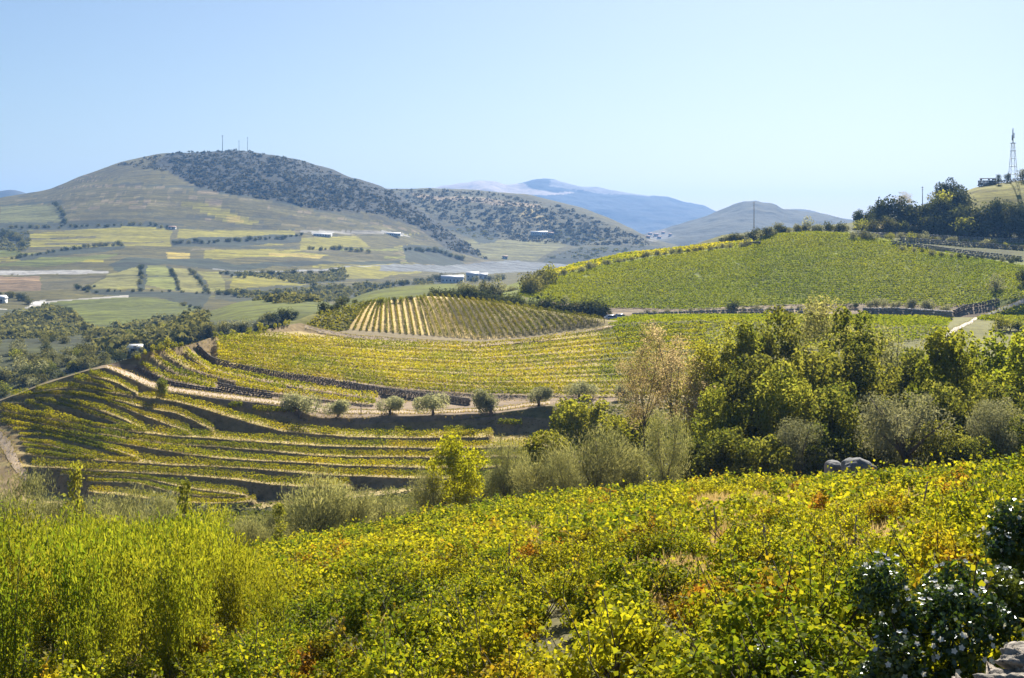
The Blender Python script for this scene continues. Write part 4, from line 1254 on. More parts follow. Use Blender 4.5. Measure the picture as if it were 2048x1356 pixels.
for u_, vt, wp, d_, lab in [
    (1185, 838, 210, 80, 'wide silvery willow left of the round silvery one'), (1330, 826, 120, 78, 'round silvery willow at the left edge of the copse'), (1012, 872, 110, 84, 'slim silvery willow right of the yellow tree'),
    (1070, 905, 130, 78, 'low silvery willow between slim and wide willows'), (868, 932, 110, 74, 'grey green willow left of the yellow tree'), (628, 952, 210, 70, 'wide flat silvery willow with dark trunk at the slope edge'),
    (706, 960, 130, 70, 'silvery willow close right of the wide flat one'), (262, 968, 190, 84, 'broad silvery willow low at left behind the feathery shrubs'), (180, 985, 150, 80, 'silvery willow left of the broad low one'), (60, 950, 170, 72, 'tall grey green willow at the left edge'), (770, 975, 130, 78, 'green tinted willow between slope edge and grey willow'),
    (1130, 905, 90, 74, 'small silvery willow in front of the wide one')]:
    tree_px('willow_tree', lab, 'tree', 'silver', u_, vt, wp, d_, SILV, NS)
tree_px('yellow_tree', 'bright yellow young tree standing at the foot of the slope', 'tree', 'yellow', 912, 868, 140, 72, None, NS)
tree_px('lime_tree', 'lime green tree between the wide willow and slim willow', 'tree', 'lime', 1092, 852, 100, 88, None, NS)
for u_, vt, wp, d_, lab in [(152, 912, 44, 66, 'slender yellow sapling, tallest at the left edge'), (366, 950, 44, 66, 'slender yellow sapling before the lower terraces'), (560, 1006, 36, 60, 'small yellow sapling beside the flat willow')]:
    tree_px('poplar_sapling', lab, 'sapling', 'sapling', u_, vt, wp, d_, 'slender yellow saplings', NS)
tree_px('round_tree', 'small round green tree alone on the bank under the track', 'tree', 'broad', 325, 757, 26, 240, None, TH, vbase=797)
OL = 'olive trees along the track'
for u_, vt, wp, vb, lab in [
    (600, 786, 62, 835, 'flat topped olive tree at the left end of the olive line'), (677, 797, 52, 832, 'second olive along the track, right of the flat topped one'), (780, 791, 58, 830, 'square clipped olive tree in the middle of the olive line'), (866, 787, 54, 830, 'olive with open branches right of the square clipped one'),
    (982, 778, 58, 832, 'olive with slanting trunk where track meets the bank'), (1078, 772, 48, 812, 'round dark olive right of the slanting one'), (1158, 764, 52, 798, 'dome shaped grey olive above the yellow green tree'), (1242, 770, 38, 802, 'smallest grey olive at the right end of the line')]:
    tree_px('olive_tree', lab, 'olive tree', 'olive_small', u_, vt, wp, 0, OL, TH, vbase=vb, wk=1.4)
r_ = random.Random(19)
for i in range(64):
    u_ = r_.uniform(-40, 1290); d_ = r_.uniform(112, 190)
    vt_ = np.interp(u_, [0, 250, 520, 860, 1000, 1290], [985, 1000, 1010, 985, 945, 880]) + r_.uniform(-8, 40)
    x_ = (u_ - U0) / F * d_; z_ = gz(x_, d_, 'near_slope', 'terraced_hillside')
    hh = min(5.5, -(vt_ - H) / F * d_ - z_)
    if hh < 1.0: continue
    kd = r_.choice(['silver', 'scrub_green', 'scrub', 'silver', 'scrub_olive'])
    tree('gully_shrub', {'silver': 'silvery green shrub in the gully behind the near vineyard', 'scrub_green': 'green leafy shrub in the gully behind the near vineyard', 'scrub': 'dull green shrub in the gully behind the near vineyard', 'scrub_olive': 'grey shrub in the gully behind the near vineyard'}[kd], 'shrub', kd, (x_, d_, z_), hh, hh * r_.uniform(1.0, 1.5), {'silver': 'silvery shrubs in the gully', 'scrub_green': 'green shrubs in the gully', 'scrub': 'dull green shrubs in the gully', 'scrub_olive': 'grey shrubs in the gully'}[kd], sink=0.1)
for u_, vt, wp, d_, lab in [(20, 985, 150, 66, 'grey green willow at the left edge behind the feathery shrubs'), (110, 1005, 120, 64, 'low willow between the left edge and the tallest sapling'), (215, 1000, 150, 66, 'low silvery willow right of the tallest yellow sapling'), (320, 990, 130, 70, 'silvery willow left of the middle sapling'), (430, 1030, 120, 66, 'low green willow right of the middle sapling'), (500, 1035, 110, 64, 'low green willow left of the small sapling'), (950, 930, 120, 84, 'low silvery willow right beside the yellow tree'), (1250, 880, 120, 84, 'silvery willow between wide and round willows')]:
    tree_px('willow_tree', lab, 'tree', 'silver', u_, vt, wp, d_, SILV, NS)
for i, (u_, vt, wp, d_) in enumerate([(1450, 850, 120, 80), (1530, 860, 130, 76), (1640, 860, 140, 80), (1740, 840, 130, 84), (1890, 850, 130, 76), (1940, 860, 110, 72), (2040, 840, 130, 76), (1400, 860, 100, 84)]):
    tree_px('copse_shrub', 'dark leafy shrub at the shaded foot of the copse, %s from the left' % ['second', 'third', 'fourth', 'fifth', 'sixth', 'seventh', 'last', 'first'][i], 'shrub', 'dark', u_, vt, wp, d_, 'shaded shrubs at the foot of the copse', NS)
# boulders
for (u_, v_, d_, sx, sz, lab) in [(1668, 946, 92, 0.48, 0.75, 'smaller dark rounded boulder, left of two under the copse'), (1716, 952, 90, 1.05, 1.0, 'larger pale grey boulder, right of two under the copse')]:
    rb = np.random.default_rng(int(u_))
    V, T = blob(rb, (sx, 1.0, sz), (0, 0, 0), 0.0, 4)
    V = np.sign(V) * np.abs(V / np.array((sx, 1.0, sz))) ** 0.55 * np.array((sx, 1.0, sz)); V = V * (1 + 0.45 * fbm(V[:, 0] * 1.3 + u_, V[:, 2] * 1.3 + V[:, 1], 4))[:, None]
    o = link('boulder', fast_mesh('boulder', V, None, T, True), M['boulder'])
    o.location = P3(u_, v_, d_)
    tag(o, lab, 'boulder', 'boulders under the copse')

# ------------------------------------------------------------------ mid-distance shrubs, hedges and far trees
def shrub_line(poly, patch, n, hpx, kinds, label, group, seed, jit=4, name='hedge_shrub', cat='shrub', wr=(0.9, 1.5)):
    r_ = random.Random(seed)
    a = np.array(sorted(poly) if poly[0][0] > poly[-1][0] else poly, float)
    la = np.r_[0, np.cumsum(np.hypot(*np.diff(a, axis=0).T))]
    for i in range(n):
        t = (i + r_.uniform(0.1, 0.9)) / n * la[-1]
        h = hit(np.interp(t, la, a[:, 0]), np.interp(t, la, a[:, 1]) + r_.uniform(-jit, jit) * 0.4, *patch)
        if h is None: continue
        hh = hpx * r_.uniform(0.6, 1.3) / F * h.y
        tree(name, label + (', %s from the left' % ('first' if i == 0 else ORD[i]) if n > 1 else ''), cat, r_.choice(kinds), (h.x, h.y, h.z), hh, hh * r_.uniform(*wr), group, sink=hh * 0.12)


shrub_line([(256, 708), (288, 706)], ('mountain_valley', 'green_knoll'), 4, 20, ['scrub', 'scrub_olive'], 'bushy tree in front of the white roofed cottage', 'trees around the cottage', 61, name='valley_tree', cat='tree')
KN = ('vineyard_knoll', 'vineyard_hill', 'striped_mound', 'terraced_hillside', 'mountain_valley')
shrub_line([(870, 603), (920, 607), (980, 613), (1040, 624)], ('vineyard_knoll', 'vineyard_hill'), 18, 32, ['scrub_dark', 'scrub_dark', 'pine'], 'dark shrub in the hedge behind the striped mound', 'dark hedge shrubs behind the striped mound', 1)
shrub_line([(1000, 628), (1080, 636), (1150, 640), (1210, 642)], ('vineyard_hill',), 22, 44, ['scrub_dark', 'scrub_dark', 'scrub'], 'dark shrub in the hedge leading to the parked cars', 'dark hedge shrubs by the cars', 2)
shrub_line([(920, 592), (980, 590), (1034, 598)], ('vineyard_knoll',), 10, 30, ['scrub', 'scrub_olive'], 'grey green bushy tree on the knoll behind the mound', 'bushy trees on the knoll', 3)
shrub_line([(690, 606), (740, 612), (800, 604), (850, 598)], ('vineyard_knoll', 'striped_mound'), 9, 16, ['scrub_dark', 'scrub_green'], 'dark bush on the skyline behind the striped rows', 'bushes behind the striped rows', 4)
shrub_line([(640, 622), (665, 622), (692, 610)], ('vineyard_knoll', 'green_knoll', 'striped_mound', 'mountain_valley'), 4, 22, ['scrub_dark'], 'dark bush left of the striped mound', 'bushes left of the mound', 5)
shrub_line([(1050, 590), (1075, 578), (1100, 566)], VH, 6, 42, ['scrub_green', 'scrub'], 'tall bush at the low left end of the vineyard hill', 'bushes at the end of the vineyard hill', 6)
shrub_line([(1110, 556), (1200, 534), (1300, 516), (1400, 504), (1500, 493)], VH, 26, 15, ['scrub_olive', 'scrub', 'scrub_olive'], 'small olive bush parting the two vineyard slopes', 'olive bushes between the vineyard slopes', 7)
shrub_line([(1440, 486), (1480, 484), (1520, 478), (1560, 466), (1620, 463), (1700, 464)], ('vineyard_hill', 'wooded_hill'), 30, 22, ['scrub', 'scrub_olive', 'scrub_dark'], 'grey bush along the crest of the vineyard hill', 'bushes along the hill crest', 8)
shrub_line([(1265, 632), (1350, 629), (1450, 624), (1550, 622), (1640, 618), (1720, 617)], VH + TH, 34, 13, ['scrub_olive', 'scrub', 'scrub_olive', 'scrub_dark'], 'low shrub along the wall under the vineyard hill', 'low shrubs along the wall', 9)
shrub_line([(1730, 618), (1780, 616), (1830, 618), (1880, 622), (1900, 630)], VH, 11, 20, ['scrub_olive'], 'grey shrub growing along the grey rubble wall', 'grey shrubs on the rubble wall', 10)
tree_px('dark_shrub', 'dark upright shrub on the wall above the copse', 'shrub', 'scrub_dark', 1467, 598, 26, 0, None, VH, vbase=626)
tree_px('grey_shrub', 'square grey shrub at the foot of the vineyard hill', 'shrub', 'scrub_olive', 1130, 590, 18, 0, None, VH, vbase=612)
tree_px('round_bush', 'pale clipped round bush by the track at the right', 'bush', 'scrub_olive', 1992, 553, 36, 0, None, VH, vbase=582)
tree_px('dark_tree', 'dark tree at the right edge above the pale track', 'tree', 'scrub_dark', 2046, 532, 34, 0, None, VH, vbase=570)
shrub_line([(1990, 660), (2048, 664), (2110, 668)], TH + VH, 7, 30, ['scrub_dark', 'scrub_green'], 'dark hedge shrub under the green slope at the right edge', 'hedge shrubs at the right edge', 11)
WH = ('wooded_hill', 'vineyard_hill')
shrub_line([(1700, 478), (1780, 478), (1860, 484), (1960, 492), (2048, 500)], WH, 22, 17, ['scrub_green', 'scrub_olive', 'scrub_dark', 'scrub'], 'low bush on the stone terraces under the wooded hill', 'bushes on the stone terraces', 12)
shrub_line([(1800, 500), (1880, 512), (1960, 520), (2048, 528)], WH, 14, 14, ['scrub_olive', 'scrub_dark'], 'grey bush along the lowest terrace wall', 'bushes along the lowest terrace wall', 13)
shrub_line([(1720, 462), (1790, 466), (1860, 466), (1950, 470), (2048, 474)], WH, 16, 30, ['scrub_green', 'scrub', 'scrub_dark'], 'round bush at the foot of the wooded hill', 'round bushes under the wood', 14)
r_ = random.Random(77)
WOOD = {'upper crest': [(1726, 420, 44, 454), (1748, 402, 50, 455), (1774, 390, 54, 452), (1800, 390, 50, 452), (1826, 402, 52, 455), (1852, 408, 50, 452), (1872, 396, 52, 448), (1890, 382, 50, 440), (1908, 374, 52, 432), (1926, 378, 46, 430)],
        'lower crest': [(1755, 428, 46, 460), (1784, 434, 44, 462), (1818, 426, 50, 460), (1850, 434, 46, 464), (1880, 424, 54, 462), (1908, 410, 56, 458), (1930, 434, 54, 472), (1932, 408, 54, 460)],
        'upper tower': [(1960, 414, 50, 466), (1985, 402, 56, 466), (2012, 398, 56, 466), (2040, 408, 56, 468), (2068, 410, 60, 470)], 'lower tower': [(1958, 440, 54, 474), (1988, 432, 56, 474), (2020, 432, 56, 476), (2052, 436, 56, 478)]}
for key, lst in WOOD.items():
    for i, (u_, vt, wp, vb) in enumerate(lst):
        rw, pl_ = key.split()
        lab = ('dark tree in the shaded wood below the tower, %s row, %s from the left' if pl_ == 'tower' else 'dark bushy tree on the wooded hillcrest, %s row, %s from the left') % (rw, ORD[i] if i else 'first')
        tree_px('wood_tree', lab, 'tree', r_.choice(['pine', 'scrub_dark', 'pine', 'scrub_green'] if pl_ == 'crest' else ['pine', 'scrub_dark']), u_, vt, wp, 0, 'dark trees of the hillside wood' if pl_ == 'tower' else 'bushy trees on the hillcrest', WH, vbase=vb, wk=1.3)
tree_px('pine_tree', 'broad dark pine standing highest on the skyline of the wood', 'tree', 'pine', 1902, 360, 58, 0, None, WH, vbase=418, wk=1.2)
tree_px('pine_tree', 'lighter pine on the skyline left of the highest one', 'tree', 'scrub', 1876, 374, 40, 0, None, WH, vbase=425, wk=1.2)
tree_px('bare_tree', 'pale thin twigged tree rising out of the hillcrest wood', 'tree', 'dry', 1806, 382, 34, 0, None, WH, vbase=440, wk=1.2)
tree_px('round_bush', 'round dark bush on the hilltop left of the tower, lower', 'bush', 'scrub_dark', 1997, 347, 12, 0, None, WH, vbase=362, wk=1.2)
tree_px('round_bush', 'round dark bush on the hilltop close beside the tower', 'bush', 'scrub_dark', 2015, 342, 13, 0, None, WH, vbase=361, wk=1.2)
tree_px('round_bush', 'brown bushy tree on the hilltop at the right edge', 'bush', 'scrub', 2046, 335, 24, 0, None, WH, vbase=360, wk=1.3)
# wood on the valley side at left: the trees one can tell apart
MV = ('mountain_valley', 'green_knoll')
r_ = random.Random(5)
n_ = 0
for i in range(190):
    v_ = 655 + 140 * r_.random() ** 0.8
    u_ = r_.uniform(-30, 400)
    lim = np.interp(u_, [0, 100, 210, 300, 420], [800, 765, 735, 705, 668])
    if v_ > lim + 8: continue
    h = hit(u_, v_, *MV)
    if h is None: continue
    hp = np.interp(v_, [655, 800], [14, 34]) * r_.uniform(0.7, 1.35)
    hh = hp / F * h.y
    kd = r_.choice(['scrub', 'scrub', 'scrub_olive', 'scrub', 'scrub_green', 'scrub_dark'])
    tree('valley_tree', {'scrub_dark': 'dark rounded tree in the wood on the left valley side', 'scrub_green': 'fresh green rounded tree in the wood on the left valley side'}.get(kd, 'grey green rounded tree in the wood on the left valley side'), 'tree', kd, h, hh, hh * r_.uniform(1.1, 1.7), {'scrub_dark': 'dark trees of the valley wood', 'scrub_green': 'green trees of the valley wood'}.get(kd, 'grey green trees of the valley wood'), sink=hh * 0.15)
shrub_line([(400, 672), (460, 668), (520, 655), (570, 640), (600, 632)], MV + TH, 14, 24, ['scrub', 'scrub_dark', 'scrub_olive'], 'bush on the shoulder behind the middle terraces', 'bushes behind the middle terraces', 15)
shrub_line([(220, 716), (260, 712), (300, 700), (360, 690), (385, 682)], MV + TH, 9, 20, ['scrub_dark', 'scrub'], 'dark bush beyond the bend of the track', 'bushes beyond the track', 16)
# ragged shoots on the skyline end of the terraces
shrub_line([(425, 674), (470, 668), (520, 663), (560, 654), (596, 646)], TH, 16, 16, ['sapling'], 'yellow vine shoot at the end of the middle terraces', 'yellow shoots at the terrace end', 17, name='vine_shoot', cat='vine', wr=(0.5, 0.9))
shrub_line([(272, 720), (300, 708), (330, 700), (368, 695)], TH, 8, 20, ['sapling'], 'yellow vine shoot at the end of the curving rows', 'yellow shoots above the track bend', 18, name='vine_shoot', cat='vine', wr=(0.5, 0.9))
# hedgerow trees across the valley and on the mountain: small, many
HR = [([(0, 458), (120, 456), (300, 450), (345, 457)], 26, 7), ([(20, 520), (100, 505), (170, 496), (250, 491)], 24, 9), ([(340, 488), (440, 484), (560, 478), (610, 470)], 26, 9), ([(0, 470), (30, 480), (50, 495)], 14, 14), ([(108, 410), (125, 425), (130, 452)], 10, 9),
      ([(282, 535), (284, 560), (278, 582)], 9, 9), ([(340, 540), (352, 560), (358, 582)], 9, 9), ([(378, 540), (400, 565), (418, 588)], 11, 9), ([(165, 586), (280, 582), (420, 588)], 14, 7), ([(440, 548), (480, 556), (540, 548), (640, 548), (690, 540)], 22, 10), ([(430, 590), (560, 592), (680, 580), (800, 572), (860, 562)], 34, 12),
      ([(90, 611), (140, 622), (165, 648)], 9, 9), ([(360, 612), (400, 618)], 6, 9), ([(190, 575), (160, 584), (150, 570)], 8, 10), ([(610, 500), (680, 500), (740, 505)], 12, 9), ([(810, 500), (880, 505), (930, 522)], 16, 11), ([(860, 558), (885, 562), (960, 566), (1010, 560)], 12, 16), ([(0, 590), (40, 596), (60, 610)], 8, 14)]
HP = ['hedge at the foot of the mountain', 'hedge over the lowest left fields', 'hedge through the middle of the field band', 'left edge thicket by the field band', 'hedge up the left mountain field', 'hedge left of the green strip', 'hedge right of the green strip', 'slanting hedge right of the strips', 'hedge below the strip fields', 'thicket in mid valley', 'woodland belt behind the knoll', 'hedge down the yellow strip', 'bank behind the green knoll', 'bank left of the strip fields', 'hedge under the roadside shed', 'wood on the spur above the river', 'clump around the winery buildings', 'clump by the left edge house']
for i, (poly, n, hp) in enumerate(HR):
    shrub_line(poly, ('mountain_valley',), n, hp, ['scrub_dark', 'scrub', 'scrub_dark'], 'tree of the ' + HP[i], 'hedgerow trees across the valley', 40 + i, name='hedgerow_tree', cat='tree', wr=(1.0, 1.7))


# scrub too small and too many to count: on the mountain and the second hill
def scrub_stuff(name, zones, patch, seed, size, mat, nc=10, thr=0.3):
    rg = np.random.default_rng(seed)
    b = MB()
    for poly, n in zones:
        p = np.array(poly, float); lo, hi = p.min(0), p.max(0)
        k = 0
        while k < n:
            u_, v_ = rg.uniform(lo, hi)
            k += 0.5
            if not inpoly(np.array([u_]), np.array([v_]), poly)[0]: continue
            h = hit2(u_, v_, *patch)
            if h is None: continue
            if vnoise(h.x / 26, h.y / 40, seed) < thr: continue
            s = size * (0.4 + 1.2 * rg.random() ** 2.5)
            D = rdir(rg, nc); D[:, 2] = np.abs(D[:, 2])
            V, Q = cards(np.array((h.x, h.y, h.z)) + D * np.array((1.3, 1.0, 0.95)) * s * rg.uniform(0.5, 1.0, nc)[:, None], D + rg.normal(size=D.shape) * 0.5, s * 2.2 / math.sqrt(nc) * 1.5, rg, 0.85, 0.15)
            b.add(V, Q); k += 0.5
    o = b.build(name, M[mat]); o['kind'] = 'stuff'
    return o


scrub_stuff('mountain_scrub', [([(335, 306), (480, 300), (600, 321), (700, 358), (780, 382), (850, 430), (980, 520), (900, 500), (830, 450), (760, 428), (700, 424), (640, 420), (560, 402), (470, 390), (400, 376), (345, 345)], 7000), ([(230, 330), (340, 306), (335, 345)], 160), ([(780, 380), (860, 378), (1000, 388), (1150, 420), (1290, 480), (1300, 490), (1150, 490), (1000, 480), (880, 440)], 2600)],
            ('mountain_valley', 'second_hill'), 3, 2.5, 'mount', 10, 0.14)
scrub_stuff('valley_scrub', [([(430, 585), (700, 570), (860, 560), (880, 590), (700, 600), (560, 608)], 900), ([(440, 545), (640, 550), (690, 535), (690, 560), (600, 568), (533, 556)], 450), ([(0, 462), (58, 462), (60, 492), (40, 505), (0, 500)], 120), ([(0, 640), (92, 612), (137, 625), (164, 650), (191, 671), (0, 680)], 800), ([(195, 660), (400, 625), (420, 660), (380, 690), (200, 700)], 500), ([(890, 458), (990, 460), (985, 484), (925, 470)], 90), ([(1080, 465), (1160, 458), (1210, 480), (1160, 494)], 120), ([(1090, 515), (1160, 497), (1290, 492), (1200, 520)], 160)],
            ('mountain_valley', 'second_hill', 'green_knoll'), 4, 2.4, 'scrub', 34, 0.15)

# ------------------------------------------------------------------ buildings
def house(name, label, loc, wd, dp, hw, hr, rz=0, wall='white', roof='tile', cols=3, rows=1, cat='house', group=None):
    o = empty(name, loc, rz); tag(o, label, cat, group)
    MB().box((0, 0, hw / 2 - 0.6), (wd, dp, hw + 1.2)).build('wall', M[wall], o)
    b = MB()
    e = 0.35
    x, y = wd / 2 + e, dp / 2 + e
    b.add([(-x, -y, hw), (x, -y, hw), (x, y, hw), (-x, y, hw), (-x, 0, hw + hr), (x, 0, hw + hr), (-x, -y, hw - 0.15), (x, -y, hw - 0.15), (x, y, hw - 0.15), (-x, y, hw - 0.15)],
          [(0, 1, 5, 4), (2, 3, 4, 5), (6, 7, 1, 0), (7, 8, 2, 1), (8, 9, 3, 2), (9, 6, 0, 3), (9, 8, 7, 6)], [(0, 4, 3), (1, 2, 5)])
    b.build('roof', M[roof], o)
    for r in range(rows):
        for c in range(cols):
            z = hw * (r + 0.55) / rows
            MB().box((-wd / 2 + wd * (c + 0.5) / cols, -dp / 2 - 0.03, z), (min(1.1, wd / cols * 0.4), 0.12, min(1.3, hw / rows * 0.45))).build('window', M['glass'], o)
    MB().box((wd * 0.22, -dp / 2 - 0.04, 1.0), (1.0, 0.1, 2.1)).build('door', M['wood'], o)
    return o


def house_px(label, u_, v_, wpx, hpx, patch, **k):
    h = hit2(u_, v_, *patch)
    s = h.y / F
    return house(k.pop('name', 'farmhouse'), label, tuple(h), wpx * s, k.pop('dp', 7), hpx * s * 0.62, hpx * s * 0.38, **k)


MV1 = ('mountain_valley',)
house_px('long low whitewashed building among trees in the valley', 905, 566, 44, 16, MV1, roof='greyroof', dp=9, cols=6, group='winery buildings in the valley')
house_px('taller whitewashed building right of the long low one', 945, 562, 24, 19, MV1, roof='greyroof', cols=3, rows=2, group='winery buildings in the valley')
house_px('grey roofed shed at the right end of the valley buildings', 966, 558, 18, 12, MV1, roof='greyroof', cols=2, group='winery buildings in the valley')
house_px('long white building with grey roof on the far hill slope', 1078, 470, 34, 8, ('second_hill',), roof='greyroof', dp=8, cols=8, name='white_hall')
house_px('small white house beside the long building on the far hill', 1102, 471, 9, 7, ('second_hill',), cols=2)
house_px('pale flat building on the road under the mountain', 786, 471, 30, 6, MV1, roof='greyroof', dp=8, cols=7, name='pale_hall')
house_px('white roofed sheds on the road left of the pale flat building', 645, 472, 34, 5, MV1, roof='greyroof', dp=9, cols=6, name='roadside_shed')
house_px('tiny tiled house at the edge of the band of fields', 344, 458, 14, 6, MV1, cols=2)
house_px('white house cut by the left edge above the pale road', 2, 606, 18, 16, MV1, roof='greyroof', cols=2)
house_px('white roofed cottage half hidden in the valley wood', 272, 703, 22, 15, ('mountain_valley', 'green_knoll'), roof='greyroof', cols=1, dp=8)
house_px('small white house low on the slope of the far hill', 1010, 517, 10, 6, ('second_hill', 'mountain_valley'), cols=2)
for u_, v_, w_ in [(1300, 468, 8), (1312, 470, 9), (1326, 466, 7), (1296, 474, 7), (1340, 470, 6), (1318, 475, 8)]:
    h = hit(u_, v_ + 2, 'second_hill', 'grey_peak')
    if h: house('village_house', 'tiny white house of the hamlet in the gap between the hills', tuple(h), w_ / F * h.y, 8, 5 / F * h.y * 0.6, 5 / F * h.y * 0.4, cols=2, group='houses of the hamlet')
# ruin and wall on the hilltop
WHl = ('wooded_hill',)
h = hit2(1974, 370, *WHl)
o = empty('ruined_house', tuple(h)); tag(o, 'brown roofless stone ruin on the hilltop left of the tower', 'ruin')
b = MB(); rg = np.random.default_rng(9)
for x0 in np.arange(-3.6, 3.7, 0.9):
    for zz in range(4):
        if zz == 3 and rg.random() < 0.35: continue
        V, T = blob(rg, (0.55, 0.6, 0.45), (x0 + rg.normal() * 0.05, 0, 0.2 + zz * 0.75), 0.2, 0); b.add(V, None, T)
q = b.build('wall', M['stone'], o)
MB().box((0.3, 0.1, 2.85), (6.6, 2.2, 0.25)).build('roof', M['tile'], o)
MB().box((1.2, -0.62, 1.0), (0.9, 0.1, 1.8)).build('door', M['glass'], o)
stone_wall('pale stone parapet wall on the hilltop under the tower', [(1950, 375), (1985, 369), (2020, 364), (2048, 361)], WHl, 1.5, 0.8, M['stone'], seed=21)

# ------------------------------------------------------------------ lattice tower, masts and poles
h = hit2(2026, 362, *WHl)
o = empty('lattice_tower', tuple(h)); tag(o, 'tall steel lattice tower with antennas on the hilltop', 'tower')
s = h.y / F
HT = 108 * s; wb = 1.75; wt = 0.5; hz = HT * 0.72
for sx in (-1, 1):
    for sy in (-1, 1):
        MB().tube([(sx * wb, sy * wb, -1.5), (sx * wt, sy * wt, hz)], 0.09, 5).build('leg', M['steel'], o)
for k in range(1, 6):
    t = k / 5; t0 = (k - 1) / 5
    a = wb + (wt - wb) * t; a0 = wb + (wt - wb) * t0
    b = MB()
    for p, q in (((-1, -1), (1, -1)), ((1, -1), (1, 1)), ((1, 1), (-1, 1)), ((-1, 1), (-1, -1))):
        b.tube([(p[0] * a, p[1] * a, hz * t), (q[0] * a, q[1] * a, hz * t)], 0.07, 4)
        b.tube([(p[0] * a0, p[1] * a0, hz * t0), (q[0] * a, q[1] * a, hz * t)], 0.03, 4)
    b.build('brace', M['steel'], o)
MB().box((0, 0, hz), (2.0, 2.0, 0.25)).build('platform', M['steel'], o)
MB().box((0, 0, hz * 0.8), (1.9, 1.9, 0.2)).build('platform', M['steel'], o)
MB().tube([(0, 0, hz), (0, 0, HT)], [0.22, 0.14], 6).build('antenna', M['steel'], o)
for sx, sy, z in ((0.5, -0.2, 0.86), (-0.5, 0, 0.82), (0.1, 0.5, 0.92)):
    MB().box((sx * 0.8, sy, HT * z), (0.3, 0.2, 2.4)).build('panel_antenna', M['steel'], o)


def mast(label, u_, vb, vt, patch, r, cat='mast', group=None, mat='steel'):
    h = hit2(u_, vb, *patch)
    o = empty('radio_mast' if cat == 'mast' else 'utility_pole', tuple(h)); tag(o, label, cat, group)
    hh = (vb - vt) / F * h.y
    MB().tube([(0, 0, -2), (0, 0, hh * 0.6), (0, 0, hh)], [r, r * 0.8, r * 0.45], 6).build('pole', M[mat], o)
    b = MB()
    b.box((0, 0, hh * 0.97), (r * 5, r, r * 0.8)); b.box((0, 0, hh * 0.9), (r * 4, r, r * 0.8))
    b.build('crossarm', M[mat], o)
    return o


G_ = 'masts on the mountain summit'
mast('tallest radio mast on the mountain summit, left of three', 445, 305, 270, MV1, 0.55, group=G_)
mast('shortest radio mast in the middle of the summit', 478, 303, 281, MV1, 0.4, group=G_)
mast('thin radio mast at the right of the summit', 495, 303, 274, MV1, 0.4, group=G_)
mast('slim pole rising in front of the grey peak', 1508, 468, 404, ('vineyard_hill', 'wooded_hill'), 0.16, 'pole', mat='wood')
mast('slim pole above the trees of the hillcrest wood', 1845, 440, 373, WHl, 0.2, 'pole', mat='wood')
for u_, vb, vt, lab in [(862, 826, 797, 'thin wooden post beside the olive with open branches'), (722, 830, 812, 'short dark post by the track left of the square olive'), (535, 842, 826, 'thin post in the bank left of the flat topped olive')]:
    mast(lab, u_, vb, vt, TH, 0.09, 'post', mat='wood')

# ------------------------------------------------------------------ parked cars
def car(label, u_, v_, length, rz, paint, kind, patch):
    h = hit2(u_, v_, *patch)
    o = empty('parked_car' if kind == 'car' else 'parked_van', tuple(h), rz); tag(o, label, 'car' if kind == 'car' else 'van', 'vehicles parked under the vineyard hill')
    l = length / 2; wd = 0.86
    prof = [(-l, 0.35), (-l, 0.85), (-l * 0.93, 0.98), (l * 0.5, 0.98), (l * 0.93, 0.82), (l, 0.6), (l, 0.35)] if kind == 'car' else [(-l, 0.35), (-l, 1.1), (-l * 0.98, 1.15), (l * 0.6, 1.15), (l * 0.95, 0.95), (l, 0.7), (l, 0.35)]
    cab = [(-l * 0.88, 0.98), (-l * 0.62, 1.46), (l * 0.12, 1.48), (l * 0.5, 0.98)] if kind == 'car' else [(-l * 0.98, 1.15), (-l * 0.95, 1.95), (l * 0.25, 1.98), (l * 0.62, 1.15)]

    def ext(pr, w0, w1):
        n = len(pr)
        V = [(x, -(w0 if z < 1.2 else w1), z) for x, z in pr] + [(x, (w0 if z < 1.2 else w1), z) for x, z in pr]
        Q = [(i, (i + 1) % n, n + (i + 1) % n, n + i) for i in range(n)]
        T = [(0, i + 1, i) for i in range(1, n - 1)] + [(n, n + i, n + i + 1) for i in range(1, n - 1)]
        return V, Q, T
    b = MB(); b.add(*ext(prof, wd, wd)); b.add(*ext(cab, wd * 0.95, wd * 0.8)); b.build('body', M[paint], o)
    for sy in (-1, 1):
        g = [(x * 0.86 - l * 0.02, z * 0.97 + 0.03) for x, z in cab]
        V = [(x, sy * (wd * (0.965 if z < 1.2 else 0.83) + 0.01), z) for x, z in g]
        MB().add(V, [(0, 1, 2, 3)]).build('window', M['glass'], o)
    for e in (cab[2:], cab[:2]):
        (xa, za), (xb, zb) = e
        k_ = 0.012 * (1 if xb > xa and xa > 0 else -1)
        V = [(xa + k_ * 2, -wd * 0.74, za * 0.98 + 0.03), (xa + k_ * 2, wd * 0.74, za * 0.98 + 0.03), (xb + k_ * 2, wd * 0.86, zb + 0.05), (xb + k_ * 2, -wd * 0.86, zb + 0.05)]
        MB().add(V, [(0, 1, 2, 3)]).build('windscreen', M['glass'], o)
    for sx in (-0.62, 0.62):
        for sy in (-1, 1):
            wh = MB().tube([(sx * l, sy * (wd - 0.16), 0.33), (sx * l, sy * (wd + 0.04), 0.33)], 0.33, 12).build('wheel', M['rubber'], o)
            MB().tube([(sx * l, sy * (wd + 0.02), 0.33), (sx * l, sy * (wd + 0.055), 0.33)], 0.19, 8).build('rim', M['steel'], wh)
    for sy in (-0.6, 0.6):
        MB().box((l + 0.01, sy, 0.66), (0.05, 0.3, 0.14)).build('headlight', M['glass'], o)
    return o


